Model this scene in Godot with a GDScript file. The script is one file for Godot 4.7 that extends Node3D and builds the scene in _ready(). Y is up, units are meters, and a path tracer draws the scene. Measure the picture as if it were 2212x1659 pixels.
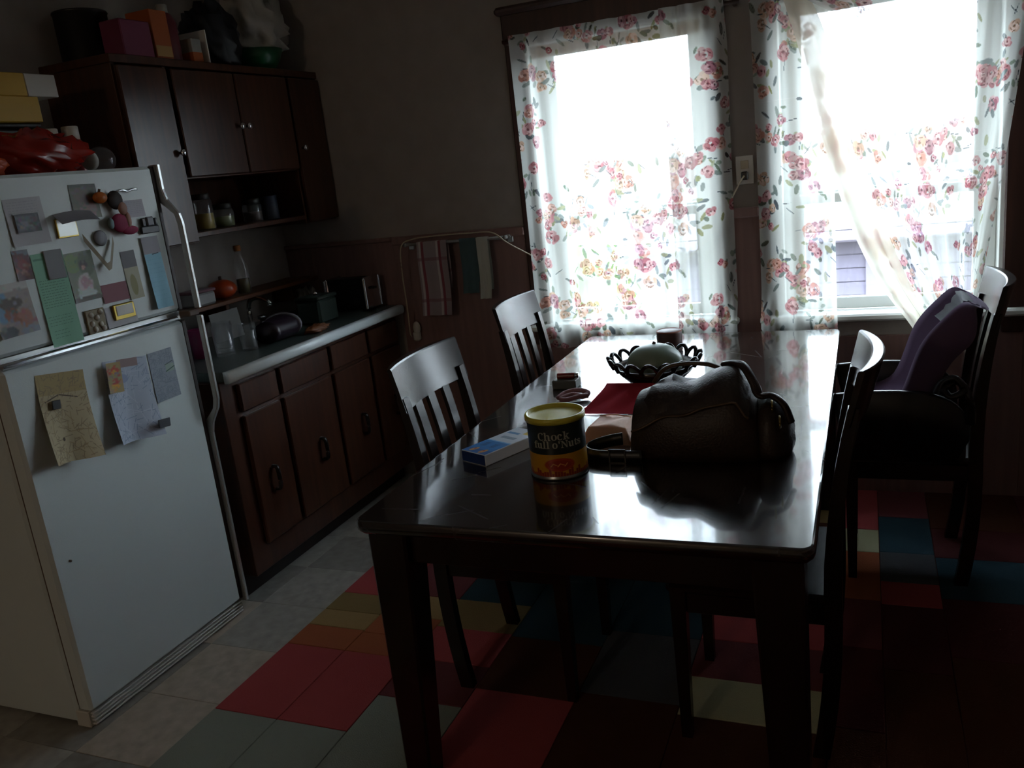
extends Node3D

var M := {}
var taken := {}
var rng := RandomNumberGenerator.new()

# ---------------------------------------------------------------- geometry helpers
func new_st(flat := true) -> SurfaceTool:
	var st := SurfaceTool.new()
	st.begin(Mesh.PRIMITIVE_TRIANGLES)
	st.set_smooth_group(-1 if flat else 0)
	return st

func tri(st: SurfaceTool, a: Vector3, b: Vector3, c: Vector3, hint := Vector3.ZERO) -> void:
	var n := (a - c).cross(a - b)
	if n.dot(hint) < 0.0:
		var t := b
		b = c
		c = t
	st.add_vertex(a)
	st.add_vertex(b)
	st.add_vertex(c)

func quad(st: SurfaceTool, a: Vector3, b: Vector3, c: Vector3, d: Vector3, hint := Vector3.ZERO) -> void:
	tri(st, a, b, c, hint)
	tri(st, a, c, d, hint)

# a box with chamfered edges
func rbox(st: SurfaceTool, c: Vector3, s: Vector3, b := 0.003, xf := Transform3D.IDENTITY) -> void:
	var h := s * 0.5
	b = minf(b, minf(h.x, minf(h.y, h.z)) * 0.9)
	var v := {}
	for sx in [-1, 1]:
		for sy in [-1, 1]:
			for sz in [-1, 1]:
				var g := Vector3(sx, sy, sz)
				for k in 3:
					var p := Vector3(sx * (h.x - b), sy * (h.y - b), sz * (h.z - b))
					p[k] = g[k] * h[k]
					v[[sx, sy, sz, k]] = xf * (c + p)
				tri(st, v[[sx, sy, sz, 0]], v[[sx, sy, sz, 1]], v[[sx, sy, sz, 2]], xf.basis * g)
	for k in 3:
		var i := (k + 1) % 3
		var j := (k + 2) % 3
		for s0 in [-1, 1]:
			var q := []
			for pr in [[-1, -1], [1, -1], [1, 1], [-1, 1]]:
				var key := [0, 0, 0, k]
				key[k] = s0
				key[i] = pr[0]
				key[j] = pr[1]
				q.append(v[key])
			var n := Vector3.ZERO
			n[k] = s0
			quad(st, q[0], q[1], q[2], q[3], xf.basis * n)
		for si in [-1, 1]:
			for sj in [-1, 1]:
				var q2 := []
				for pr in [[-1, i], [1, i], [1, j], [-1, j]]:
					var key2 := [0, 0, 0, pr[1]]
					key2[k] = pr[0]
					key2[i] = si
					key2[j] = sj
					q2.append(v[key2])
				var n2 := Vector3.ZERO
				n2[i] = si
				n2[j] = sj
				quad(st, q2[0], q2[1], q2[2], q2[3], xf.basis * n2)

func box2(st: SurfaceTool, lo: Vector3, hi: Vector3, b := 0.003) -> void:
	rbox(st, (lo + hi) * 0.5, (hi - lo).abs(), b)

func loft(st: SurfaceTool, rings: Array, closed := true, cap := true) -> void:
	for i in rings.size() - 1:
		var a: Array = rings[i]
		var b: Array = rings[i + 1]
		var n := a.size()
		for j in (n if closed else n - 1):
			var k := (j + 1) % n
			quad(st, a[j], a[k], b[k], b[j])
	if cap:
		for e in [0, rings.size() - 1]:
			var r: Array = rings[e]
			var m := Vector3.ZERO
			for p in r:
				m += p
			m /= r.size()
			for j in r.size():
				if e == 0:
					tri(st, m, r[(j + 1) % r.size()], r[j])
				else:
					tri(st, m, r[j], r[(j + 1) % r.size()])

func lathe(st: SurfaceTool, prof: Array, seg := 28, at := Vector3.ZERO, wave := 0.0, waves := 0) -> void:
	var rings := []
	for p in prof:
		var ring := []
		for j in seg:
			var a := TAU * j / seg
			var r: float = p.x * (1.0 + wave * sin(a * waves))
			ring.append(at + Vector3(cos(a) * r, p.y, sin(a) * r))
		rings.append(ring)
	loft(st, rings, true, true)

func tube(st: SurfaceTool, pts: Array, r: float, seg := 8, flat_k := 1.0) -> void:
	var rings := []
	for i in pts.size():
		var p: Vector3 = pts[i]
		var d: Vector3 = (pts[mini(i + 1, pts.size() - 1)] - pts[maxi(i - 1, 0)]).normalized()
		var u := d.cross(Vector3.UP)
		if u.length() < 0.05:
			u = d.cross(Vector3.RIGHT)
		u = u.normalized()
		var w := u.cross(d).normalized()
		var ring := []
		for j in seg:
			var a := TAU * j / seg
			ring.append(p + u * cos(a) * r * flat_k + w * sin(a) * r)
		rings.append(ring)
	loft(st, rings)

func smooth_path(pts: Array, sub := 8) -> Array:
	var c := Curve3D.new()
	for i in pts.size():
		var t: Vector3 = (pts[mini(i + 1, pts.size() - 1)] - pts[maxi(i - 1, 0)]) / 6.0
		c.add_point(pts[i], -t, t)
	var out := []
	for i in pts.size() - 1:
		for k in sub:
			out.append(c.sample(i, float(k) / sub))
	out.append(pts[-1])
	return out

# an open sheet: fn(u, v) gives the point; uv gets the same numbers times us, vs
func sheet(st: SurfaceTool, nu: int, nv: int, fn: Callable, us := 1.0, vs := 1.0) -> void:
	for i in nu:
		for j in nv:
			for c in [[0, 0], [1, 0], [1, 1], [0, 0], [1, 1], [0, 1]]:
				var u := float(i + c[0]) / nu
				var v := float(j + c[1]) / nv
				st.set_uv(Vector2(u * us, v * vs))
				st.add_vertex(fn.call(u, v))

# polygon in the local xy plane, given depth along z
func prism(st: SurfaceTool, poly: Array, depth: float, xf := Transform3D.IDENTITY) -> void:
	var pv := PackedVector2Array(poly)
	var idx := Geometry2D.triangulate_polygon(pv)
	var zz := Vector3(0, 0, 1)
	for k in range(0, idx.size(), 3):
		for s in [0.0, 1.0]:
			var w := []
			for q in 3:
				var p := pv[idx[k + q]]
				w.append(xf * Vector3(p.x, p.y, s * depth))
			tri(st, w[0], w[1], w[2], xf.basis * (zz if s > 0.5 else -zz))
	for k in pv.size():
		var p := pv[k]
		var q := pv[(k + 1) % pv.size()]
		quad(st, xf * Vector3(p.x, p.y, 0), xf * Vector3(q.x, q.y, 0), xf * Vector3(q.x, q.y, depth), xf * Vector3(p.x, p.y, depth))

func mesh_of(st: SurfaceTool) -> ArrayMesh:
	st.generate_normals()
	return st.commit()

# ---------------------------------------------------------------- scene helpers
func numbered(called: String) -> String:
	if not taken.has(called):
		taken[called] = 0
		return called
	taken[called] += 1
	return "%s_%03d" % [called, taken[called]]

func obj(called: String, what, material: Material, parent: Node = null) -> MeshInstance3D:
	var o := MeshInstance3D.new()
	o.mesh = what if what is Mesh else mesh_of(what)
	o.material_override = material
	o.cast_shadow = GeometryInstance3D.SHADOW_CASTING_SETTING_ON
	if parent == null:
		o.name = numbered(called)
		add_child(o)
	else:
		o.name = called
		parent.add_child(o, true)
	return o

func tag(o: Node, label: String, category: String, group := "") -> Node:
	o.set_meta("label", label)
	o.set_meta("category", category)
	if group != "":
		o.set_meta("group", group)
	return o

func thing(called: String, label: String, category: String, at := Vector3.ZERO, turn := 0.0, group := "") -> Node3D:
	var o := Node3D.new()
	o.name = numbered(called)
	add_child(o)
	o.position = at
	o.rotation.y = turn
	tag(o, label, category, group)
	return o

func struct(called: String, what, material: Material) -> Node3D:
	var o: Node3D
	if what == null:
		o = Node3D.new()
		o.name = numbered(called)
		add_child(o)
	else:
		o = obj(called, what, material)
	o.set_meta("kind", "structure")
	return o

func mat(key: String, hex: String, rough := 0.6, metal := 0.0, spec := 0.5) -> StandardMaterial3D:
	var m := StandardMaterial3D.new()
	m.resource_name = key
	m.albedo_color = Color(hex)
	m.roughness = rough
	m.metallic = metal
	m.metallic_specular = spec
	M[key] = m
	return m

func tex(img: Image) -> ImageTexture:
	img.generate_mipmaps()
	return ImageTexture.create_from_image(img)

func noise_img(w: int, h: int, freq: float, seed_: int, sx := 1.0, sy := 1.0) -> Image:
	var n := FastNoiseLite.new()
	n.seed = seed_
	n.frequency = freq
	n.fractal_octaves = 4
	var img := Image.create(w, h, false, Image.FORMAT_RGB8)
	for y in h:
		for x in w:
			# blended over the borders so that the pattern repeats
			var fx := float(x) / w
			var fy := float(y) / h
			var a := n.get_noise_2d(x * sx, y * sy)
			var b := n.get_noise_2d((x - w) * sx, y * sy)
			var c := n.get_noise_2d(x * sx, (y - h) * sy)
			var d := n.get_noise_2d((x - w) * sx, (y - h) * sy)
			var v := lerpf(lerpf(a, b, fx), lerpf(c, d, fx), fy) * 0.9 + 0.5
			v = clampf(v, 0, 1)
			img.set_pixel(x, y, Color(v, v, v))
	return img

func ramp_img(src: Image, a: Color, b: Color) -> Image:
	var img := Image.create(src.get_width(), src.get_height(), false, Image.FORMAT_RGB8)
	for y in src.get_height():
		for x in src.get_width():
			img.set_pixel(x, y, a.lerp(b, src.get_pixel(x, y).r))
	return img

func dot(img: Image, cx: float, cy: float, rx: float, ry: float, ang: float, col: Color, wrap := false) -> void:
	var w := img.get_width()
	var h := img.get_height()
	var r := int(ceil(maxf(rx, ry)))
	for y in range(int(cy) - r, int(cy) + r + 1):
		for x in range(int(cx) - r, int(cx) + r + 1):
			var p := Vector2(x - cx, y - cy).rotated(-ang)
			var d := (p.x / rx) * (p.x / rx) + (p.y / ry) * (p.y / ry)
			if d > 1.0:
				continue
			var xx := x
			var yy := y
			if wrap:
				xx = posmod(x, w)
				yy = posmod(y, h)
			elif x < 0 or y < 0 or x >= w or y >= h:
				continue
			img.set_pixel(xx, yy, img.get_pixel(xx, yy).lerp(col, clampf((1.0 - d) * 4.0, 0, 1)))

func stroke(img: Image, a: Vector2, b: Vector2, r: float, col: Color) -> void:
	var n := int(a.distance_to(b) / maxf(r, 1.0)) + 1
	for k in n + 1:
		var p := a.lerp(b, float(k) / n)
		dot(img, p.x, p.y, r + 0.6, r + 0.6, 0, col)

# ---------------------------------------------------------------- camera, sky, lamp, exposure
func setup_view() -> void:
	var cam := Camera3D.new()
	cam.name = "camera"
	cam.position = Vector3(0, 1.55, 0)
	cam.rotation_degrees = Vector3(-14.3256, 23.3004, -6.5382)
	cam.fov = 48.4075
	cam.near = 0.05
	add_child(cam)
	cam.current = true
	var env := Environment.new()
	env.background_mode = Environment.BG_SKY
	var sky := Sky.new()
	var pm := ProceduralSkyMaterial.new()
	pm.sky_top_color = Color(0.86, 0.94, 1.0)
	pm.sky_horizon_color = Color(0.89, 0.955, 1.0)
	pm.ground_bottom_color = Color(0.22, 0.22, 0.22)
	pm.ground_horizon_color = Color(0.32, 0.32, 0.32)
	sky.sky_material = pm
	env.sky = sky
	env.background_energy_multiplier = 6.5
	env.tonemap_mode = Environment.TONE_MAPPER_LINEAR
	env.tonemap_exposure = 2.7
	env.sdfgi_enabled = true
	env.ssao_enabled = true
	env.ssil_enabled = true
	var we := WorldEnvironment.new()
	we.environment = env
	we.name = "world_environment"
	add_child(we)

# ---------------------------------------------------------------- materials
func curtain_image() -> Image:
	rng.seed = 77
	var w := 1024
	var img := Image.create(w, w, false, Image.FORMAT_RGBA8)
	img.fill(Color(0.93, 0.93, 0.90, 0.52))
	var reds := [Color(0.62, 0.28, 0.32), Color(0.68, 0.40, 0.42), Color(0.72, 0.46, 0.38), Color(0.58, 0.32, 0.38), Color(0.74, 0.58, 0.46)]
	var greens := [Color(0.34, 0.40, 0.32), Color(0.42, 0.46, 0.44), Color(0.55, 0.55, 0.36), Color(0.30, 0.34, 0.36)]
	for cl in 20:
		var c := Vector2((cl % 4) * 256 + rng.randf_range(20, 235), (cl / 4) * 205 + rng.randf_range(20, 190))
		for k in 16:
			var q := c + Vector2(rng.randfn(0, 58), rng.randfn(0, 58))
			var g: Color = greens[rng.randi() % 4].lerp(Color(0.8, 0.82, 0.76), rng.randf_range(0.0, 0.55))
			g.a = rng.randf_range(0.58, 0.75)
			dot(img, q.x, q.y, rng.randf_range(12, 28), rng.randf_range(5, 11), rng.randf() * TAU, g, true)
		for k in 8:
			var f := c + Vector2(rng.randfn(0, 44), rng.randfn(0, 44))
			var rr := rng.randf_range(16, 36)
			var base: Color = reds[rng.randi() % reds.size()]
			for p in 9:
				var a := TAU * p / 9.0 + rng.randf()
				var pc := base.lerp(Color(0.95, 0.84, 0.80), rng.randf_range(0.05, 0.75))
				pc.a = rng.randf_range(0.62, 0.85)
				var e := rr * rng.randf_range(0.35, 0.75)
				dot(img, f.x + cos(a) * e, f.y + sin(a) * e, rr * 0.5, rr * rng.randf_range(0.25, 0.42), a + 1.57, pc, true)
			var dk := base.darkened(0.3)
			dk.a = 0.8
			dot(img, f.x, f.y, rr * 0.22, rr * 0.18, 0, dk, true)
			for p in 4:
				var a2 := rng.randf() * TAU
				dot(img, f.x + cos(a2) * rr * 0.6, f.y + sin(a2) * rr * 0.6, rr * 0.35, 1.8, a2 + 1.2, dk, true)
		for k in 3:
			var q2 := c + Vector2(rng.randfn(0, 75), rng.randfn(0, 75))
			var t := greens[3] as Color
			t.a = 0.7
			dot(img, q2.x, q2.y, 22, 1.6, rng.randf() * TAU, t, true)
	img.resize(270, 270, Image.INTERPOLATE_TRILINEAR)
	img.resize(1024, 1024, Image.INTERPOLATE_CUBIC)
	return img

func setup_materials() -> void:
	var plaster := noise_img(256, 256, 0.03, 3)
	var wood := noise_img(256, 256, 0.02, 5, 0.35, 5.0)
	var woodv := noise_img(256, 256, 0.02, 5, 5.0, 0.35)
	var fine := noise_img(256, 256, 0.25, 9)
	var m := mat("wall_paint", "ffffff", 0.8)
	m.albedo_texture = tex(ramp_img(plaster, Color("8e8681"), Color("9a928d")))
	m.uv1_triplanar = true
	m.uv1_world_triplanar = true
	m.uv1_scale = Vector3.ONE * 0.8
	mat("ceiling_paint", "dedad2", 0.9)
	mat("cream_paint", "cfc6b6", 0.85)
	m = mat("wainscot", "ffffff", 0.55)
	m.albedo_texture = tex(ramp_img(woodv, Color("755a55"), Color("866862")))
	m.uv1_triplanar = true
	m.uv1_world_triplanar = true
	m = mat("trim_wood", "ffffff", 0.45)
	m.albedo_texture = tex(ramp_img(woodv, Color("2e1a15"), Color("44281f")))
	m.uv1_triplanar = true
	m.uv1_world_triplanar = true
	m = mat("cabinet_wood", "ffffff", 0.32)
	m.albedo_texture = tex(ramp_img(woodv, Color("331c14"), Color("52301f")))
	m.uv1_triplanar = true
	m.uv1_world_triplanar = true
	mat("cabinet_dark", "1c100c", 0.5)
	# table: espresso lacquer with fine scratches in the gloss
	var rough := noise_img(512, 512, 0.02, 21, 3.0, 0.5)
	rng.seed = 5
	for y in 512:
		for x in 512:
			var v := 0.44 + 0.2 * (rough.get_pixel(x, y).r - 0.5)
			rough.set_pixel(x, y, Color(v, v, v))
	for k in 60:
		var a := Vector2(rng.randf() * 512, rng.randf() * 512)
		var b := a + Vector2(rng.randfn(0, 30), rng.randfn(0, 40))
		stroke(rough, a, b, 0.4, Color(0.75, 0.75, 0.75))
	m = mat("table_lacquer", "ffffff", 0.5)
	m.albedo_texture = tex(ramp_img(woodv, Color("150d0b"), Color("241613")))
	m.roughness_texture = tex(rough)
	m.clearcoat_enabled = true
	m.clearcoat = 1.0
	m.clearcoat_roughness = 0.06
	m.uv1_triplanar = true
	m.uv1_scale = Vector3.ONE * 0.9
	m = mat("chair_lacquer", "ffffff", 0.24)
	m.albedo_texture = tex(ramp_img(woodv, Color("150c0a"), Color("221512")))
	m.uv1_triplanar = true
	# appliances
	m = mat("fridge_enamel", "cbd4d3", 0.38)
	m.heightmap_enabled = true
	m.heightmap_texture = tex(fine)
	m.heightmap_scale = 0.02
	m.uv1_triplanar = true
	m.uv1_scale = Vector3.ONE * 3.0
	mat("gasket", "5b4b40", 0.7)
	mat("trim_silver", "b9bcbb", 0.25, 0.6)
	mat("strip_brown", "2f2018", 0.5)
	mat("chrome", "c8ccd0", 0.12, 1.0)
	mat("dark_plastic", "15151a", 0.3)
	mat("black", "0c0c0e", 0.4)
	m = mat("counter", "ffffff", 0.3)
	m.albedo_texture = tex(ramp_img(fine, Color("3a4340"), Color("4d5653")))
	m.uv1_triplanar = true
	m.uv1_world_triplanar = true
	mat("counter_edge", "dfe8ea", 0.28)
	mat("white_paint", "d9dcd8", 0.4)
	mat("white_plastic", "c9c6be", 0.4)
	mat("cord_plastic", "b4a88f", 0.5)
	# glass
	m = mat("pane", "ffffff", 0.02)
	m.albedo_color = Color(1, 1, 1, 0.04)
	m.transparency = BaseMaterial3D.TRANSPARENCY_ALPHA
	m = mat("clear_plastic", "e8eef0", 0.08)
	m.albedo_color = Color(0.85, 0.88, 0.9, 0.05)
	m.transparency = BaseMaterial3D.TRANSPARENCY_ALPHA
	# curtain cloth
	var print_ := tex(curtain_image())
	m = mat("curtain_cloth", "ffffff", 0.9)
	m.albedo_texture = print_
	m.transparency = BaseMaterial3D.TRANSPARENCY_ALPHA
	m.backlight_enabled = true
	m.backlight = Color(1, 1, 1)
	m.cull_mode = BaseMaterial3D.CULL_DISABLED
	m = mat("curtain_hem", "e2d8c2", 0.9)
	m.albedo_color.a = 0.85
	m.transparency = BaseMaterial3D.TRANSPARENCY_ALPHA
	m.backlight_enabled = true
	m.backlight = Color(1, 0.97, 0.9)
	m = mat("shade_cloth", "b3936a", 0.9)
	m.backlight_enabled = true
	m.backlight = Color(0.35, 0.28, 0.2)
	m.cull_mode = BaseMaterial3D.CULL_DISABLED
	# floor
	for d in [["vinyl_grey", "a6a299"], ["vinyl_beige", "b8ab9a"], ["vinyl_dark", "8d8981"]]:
		m = mat(d[0], "ffffff", 0.5)
		m.albedo_texture = tex(ramp_img(plaster, Color(d[1]).darkened(0.12), Color(d[1]).lightened(0.08)))
		m.uv1_triplanar = true
		m.uv1_world_triplanar = true
		m.uv1_scale = Vector3.ONE * 2.0
	var pile := tex(fine)
	for d in [["rug_red", "a44a4b"], ["rug_maroon", "4c2526"], ["rug_orange", "a05c3e"], ["rug_olive", "85704a"], ["rug_tan", "9c8258"], ["rug_mauve", "6d3a3d"], ["rug_grey", "8a9086"], ["rug_cream", "a9a684"], ["rug_teal", "2c424b"], ["rug_slate", "4d4e50"], ["rug_brown", "4a2a1e"]]:  # second red is a darkened copy, shade put into its colour
		m = mat(d[0], d[1], 0.95, 0.0, 0.2)
		m.heightmap_enabled = true
		m.heightmap_texture = pile
		m.heightmap_scale = 0.15
		m.uv1_triplanar = true
		m.uv1_world_triplanar = true
		m.uv1_scale = Vector3.ONE * 3.0
	# outside
	mat("siding", "6f6878", 0.7)
	mat("siding_trim", "857d8c", 0.7)
	mat("roofing", "55514f", 0.9)
	mat("ground", "47453b", 0.95)
	m = mat("leaf", "55602c", 0.7)
	m.backlight_enabled = true
	m.backlight = Color(0.5, 0.6, 0.3)
	mat("bark", "4a3c30", 0.9)

# ---------------------------------------------------------------- room shell
const X0 := -2.83
const X1 := 1.9
const Z0 := -3.78
const Z1 := 3.6
const HC := 2.65
const W1 := [-1.395, -0.595]
const W2 := [-0.335, 0.495]
const SILL := 0.80
const HEAD := 2.06

func build_room() -> void:
	# floor slab with vinyl tiles laid on it
	var st := new_st()
	box2(st, Vector3(X0 - 0.2, -0.2, Z0 - 0.2), Vector3(X1 + 0.2, -0.006, Z1 + 0.2), 0.001)
	var fl := struct("floor", st, M.vinyl_dark)
	var kinds := ["vinyl_grey", "vinyl_grey", "vinyl_dark", "vinyl_grey", "vinyl_beige"]
	rng.seed = 12
	var tile := new_st()
	rbox(tile, Vector3.ZERO, Vector3(0.2985, 0.006, 0.2985), 0.001)
	var tm := mesh_of(tile)
	for i in range(-9, 7):
		for j in range(-12, 8):
			if i > -6 and i < 4 and j < 2 and j > -11:
				continue
			var k: String = kinds[rng.randi() % 5]
			if i == -7 and j == -6:
				k = "vinyl_beige"
			if i == -8 and j >= -6 and j <= -5:
				k = "vinyl_dark"
			var o := obj("tile", tm, M[k], fl)
			o.position = Vector3(i * 0.3 + 0.05, -0.003, j * 0.3 - 0.15)
	# ceiling, side and back walls
	st = new_st()
	box2(st, Vector3(X0 - 0.2, HC, Z0 - 0.2), Vector3(X1 + 0.2, HC + 0.15, Z1 + 0.2), 0.001)
	struct("ceiling", st, M.ceiling_paint)
	st = new_st()
	box2(st, Vector3(X0 - 0.2, 0, Z0 - 0.2), Vector3(X0, HC, Z1 + 0.2), 0.001)
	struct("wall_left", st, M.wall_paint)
	st = new_st()
	box2(st, Vector3(X1, 0, Z0 - 0.2), Vector3(X1 + 0.2, HC, Z1 + 0.2), 0.001)
	struct("wall_right", st, M.cream_paint)
	st = new_st()
	box2(st, Vector3(X0 - 0.2, 0, Z1), Vector3(X1 + 0.2, HC, Z1 + 0.2), 0.001)
	struct("wall_back", st, M.cream_paint)
	# window wall round the two openings
	st = new_st()
	var zb := Z0 - 0.2
	for s in [[X0, W1[0], 0.0, HC], [W1[1], W2[0], 0.0, HC], [W2[1], X1, 0.0, HC], [W1[0], W1[1], 0.0, SILL - 0.02], [W2[0], W2[1], 0.0, SILL - 0.02], [W1[0], W1[1], HEAD, HC], [W2[0], W2[1], HEAD, HC]]:
		box2(st, Vector3(s[0], s[2], zb), Vector3(s[1], s[3], Z0), 0.0005)
	struct("wall_far", st, M.wall_paint)
	# wainscot panels with a cap rail, between the window casings
	var i := 0
	for s in [[-2.18, W1[0] - 0.075, 1.245], [W1[1] + 0.075, W2[0] - 0.075, 1.245], [W2[1] + 0.075, X1, 1.245], [W1[0] - 0.075, W1[1] + 0.075, 0.70], [W2[0] - 0.075, W2[1] + 0.075, 0.70]]:
		i += 1
		st = new_st()
		box2(st, Vector3(s[0], 0.0, Z0), Vector3(s[1], s[2], Z0 + 0.012), 0.002)
		if s[2] > 1.0:
			box2(st, Vector3(s[0], s[2] - 0.02, Z0), Vector3(s[1], s[2] + 0.022, Z0 + 0.028), 0.006)
		struct("trim_%d" % i, st, M.wainscot)
	st = new_st()
	box2(st, Vector3(X0, 1.245, Z0), Vector3(-2.18, 1.267, Z0 + 0.028), 0.006)
	box2(st, Vector3(X0, 0.9, Z0), Vector3(-2.18, 1.245, Z0 + 0.012), 0.002)
	struct("trim_6", st, M.wainscot)
	st = new_st()
	box2(st, Vector3(X1 - 0.012, 0.0, Z0 + 0.03), Vector3(X1, 1.245, Z1), 0.002)
	box2(st, Vector3(X1 - 0.028, 1.225, Z0 + 0.03), Vector3(X1, 1.267, Z1), 0.006)
	struct("trim_7", st, M.wainscot)
	build_window(1, W1)
	build_window(2, W2)

func build_window(n: int, w: Array) -> void:
	var win := struct("window_%d" % n, null, null)
	var a: float = w[0]
	var b: float = w[1]
	# casing of dark wood
	for s in [-1, 1]:
		var st := new_st()
		var xo: float = a - 0.075 if s < 0 else b + 0.075
		var xi: float = a + 0.004 if s < 0 else b - 0.004
		box2(st, Vector3(minf(xo, xi), 0.70, Z0), Vector3(maxf(xo, xi), HEAD + 0.02, Z0 + 0.024), 0.005)
		obj("side_casing", st, M.trim_wood, win)
	var sh := new_st()
	box2(sh, Vector3(a - 0.08, HEAD + 0.0, Z0), Vector3(b + 0.08, HEAD + 0.125, Z0 + 0.028), 0.005)
	box2(sh, Vector3(a - 0.10, HEAD + 0.12, Z0), Vector3(b + 0.10, HEAD + 0.155, Z0 + 0.055), 0.012)
	obj("head_casing", sh, M.trim_wood, win)
	# jamb boards, sill and stool
	var sj := new_st()
	box2(sj, Vector3(a, SILL - 0.02, Z0 - 0.19), Vector3(a + 0.018, HEAD, Z0), 0.002)
	box2(sj, Vector3(b - 0.018, SILL - 0.02, Z0 - 0.19), Vector3(b, HEAD, Z0), 0.002)
	box2(sj, Vector3(a, HEAD - 0.018, Z0 - 0.19), Vector3(b, HEAD, Z0), 0.002)
	obj("jamb", sj, M.white_paint, win)
	var ss := new_st()
	box2(ss, Vector3(a - 0.085, SILL - 0.03, Z0 - 0.02), Vector3(b + 0.085, SILL, Z0 + 0.06), 0.008)
	box2(ss, Vector3(a, SILL - 0.03, Z0 - 0.2), Vector3(b, SILL - 0.004, Z0), 0.002)
	obj("sill", ss, M.white_paint, win)
	# two sashes, each a frame round its pane
	var mid := 1.27
	for s in [[SILL, mid + 0.02, Z0 - 0.08], [mid - 0.02, HEAD - 0.018, Z0 - 0.125]]:
		var f := new_st()
		var z: float = s[2]
		var lo: float = s[0]
		var hi: float = s[1]
		box2(f, Vector3(a + 0.018, lo, z - 0.035), Vector3(a + 0.098, hi, z), 0.004)
		box2(f, Vector3(b - 0.098, lo, z - 0.035), Vector3(b - 0.018, hi, z), 0.004)
		box2(f, Vector3(a + 0.098, lo, z - 0.035), Vector3(b - 0.098, lo + 0.05, z), 0.004)
		box2(f, Vector3(a + 0.098, hi - 0.04, z - 0.035), Vector3(b - 0.098, hi, z), 0.004)
		var sash := obj("sash", f, M.white_paint, win)
		var p := new_st()
		box2(p, Vector3(a + 0.094, lo + 0.046, z - 0.02), Vector3(b - 0.094, hi - 0.036, z - 0.016), 0.0005)
		obj("pane", p, M.pane, sash)

# ---------------------------------------------------------------- unseen lamp added behind the viewer to fill the shadows
func build_fill_lamp() -> void:
	var l := thing("added_fill_lamp", "unseen frosted globe fill lamp added behind the viewer", "lamp", Vector3(-1.7, HC, 2.6))
	var st := new_st(false)
	lathe(st, [Vector2(0.0, 0.0), Vector2(0.07, 0.0), Vector2(0.07, -0.02), Vector2(0.03, -0.035)], 24)
	obj("fill_lamp_base", st, M.white_plastic, l)
	st = new_st(false)
	blob(st, Vector3(0, -0.13, 0), Vector3(0.11, 0.10, 0.11), 0.0, 1, 28, 16)
	var m := mat("fill_lamp_glass", "f4e8d2", 0.4)
	m.emission_enabled = true
	m.emission = Color(1.0, 0.80, 0.58)
	m.emission_energy_multiplier = 0.5
	obj("fill_lamp_globe", st, m, l)
	var o := OmniLight3D.new()  # added fill light that lifts the dark walls and fridge side
	o.name = "fill_lamp_light"
	o.position = Vector3(-1.7, HC - 0.13, 2.6)
	o.light_color = Color(1.0, 0.91, 0.81)
	o.light_energy = 0.20
	o.light_size = 0.1
	o.omni_range = 12.0
	o.omni_attenuation = 2.0
	o.shadow_enabled = true
	add_child(o)

# ---------------------------------------------------------------- curtains
func hang(called: String, parent: Node, xa: float, xb: float, top: float, bottom: float, z: float, folds: float, amp: float, off: Vector2, hug := 0) -> void:
	var st := new_st(false)
	var wid := (xb - xa) * 1.15
	var hgt := top - bottom
	var fn := func(u: float, v: float) -> Vector3:
		var ph := u * folds * TAU + sin(v * 2.3 + folds) * 0.6
		# one side may lie back against the wall between the windows
		var w := 0.0
		if hug > 0:
			w = smoothstep(0.5, 0.8, u)
		elif hug < 0:
			w = 1.0 - smoothstep(0.15, 0.42, u)
		w *= smoothstep(0.0, 0.12, v) * (1.0 - smoothstep(0.86, 0.93, v))
		var k := amp * (0.55 + 0.45 * v) * (1.0 - 0.75 * w)
		return Vector3(lerpf(xa, xb, u) + 0.006 * sin(ph * 0.5 + v * 3.0), lerpf(top, bottom, v), lerpf(z, Z0 + 0.041, w) + k * sin(ph) + 0.35 * k * sin(ph * 2.3 + v * 2.0))
	for i in 60:
		for j in 26:
			for c in [[0, 0], [1, 0], [1, 1], [0, 0], [1, 1], [0, 1]]:
				var u := float(i + c[0]) / 60.0
				var v := float(j + c[1]) / 26.0
				st.set_uv(Vector2(off.x + u * wid, off.y + v * hgt))
				st.add_vertex(fn.call(u, v))
	obj(called, st, M.curtain_cloth, parent)

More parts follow.
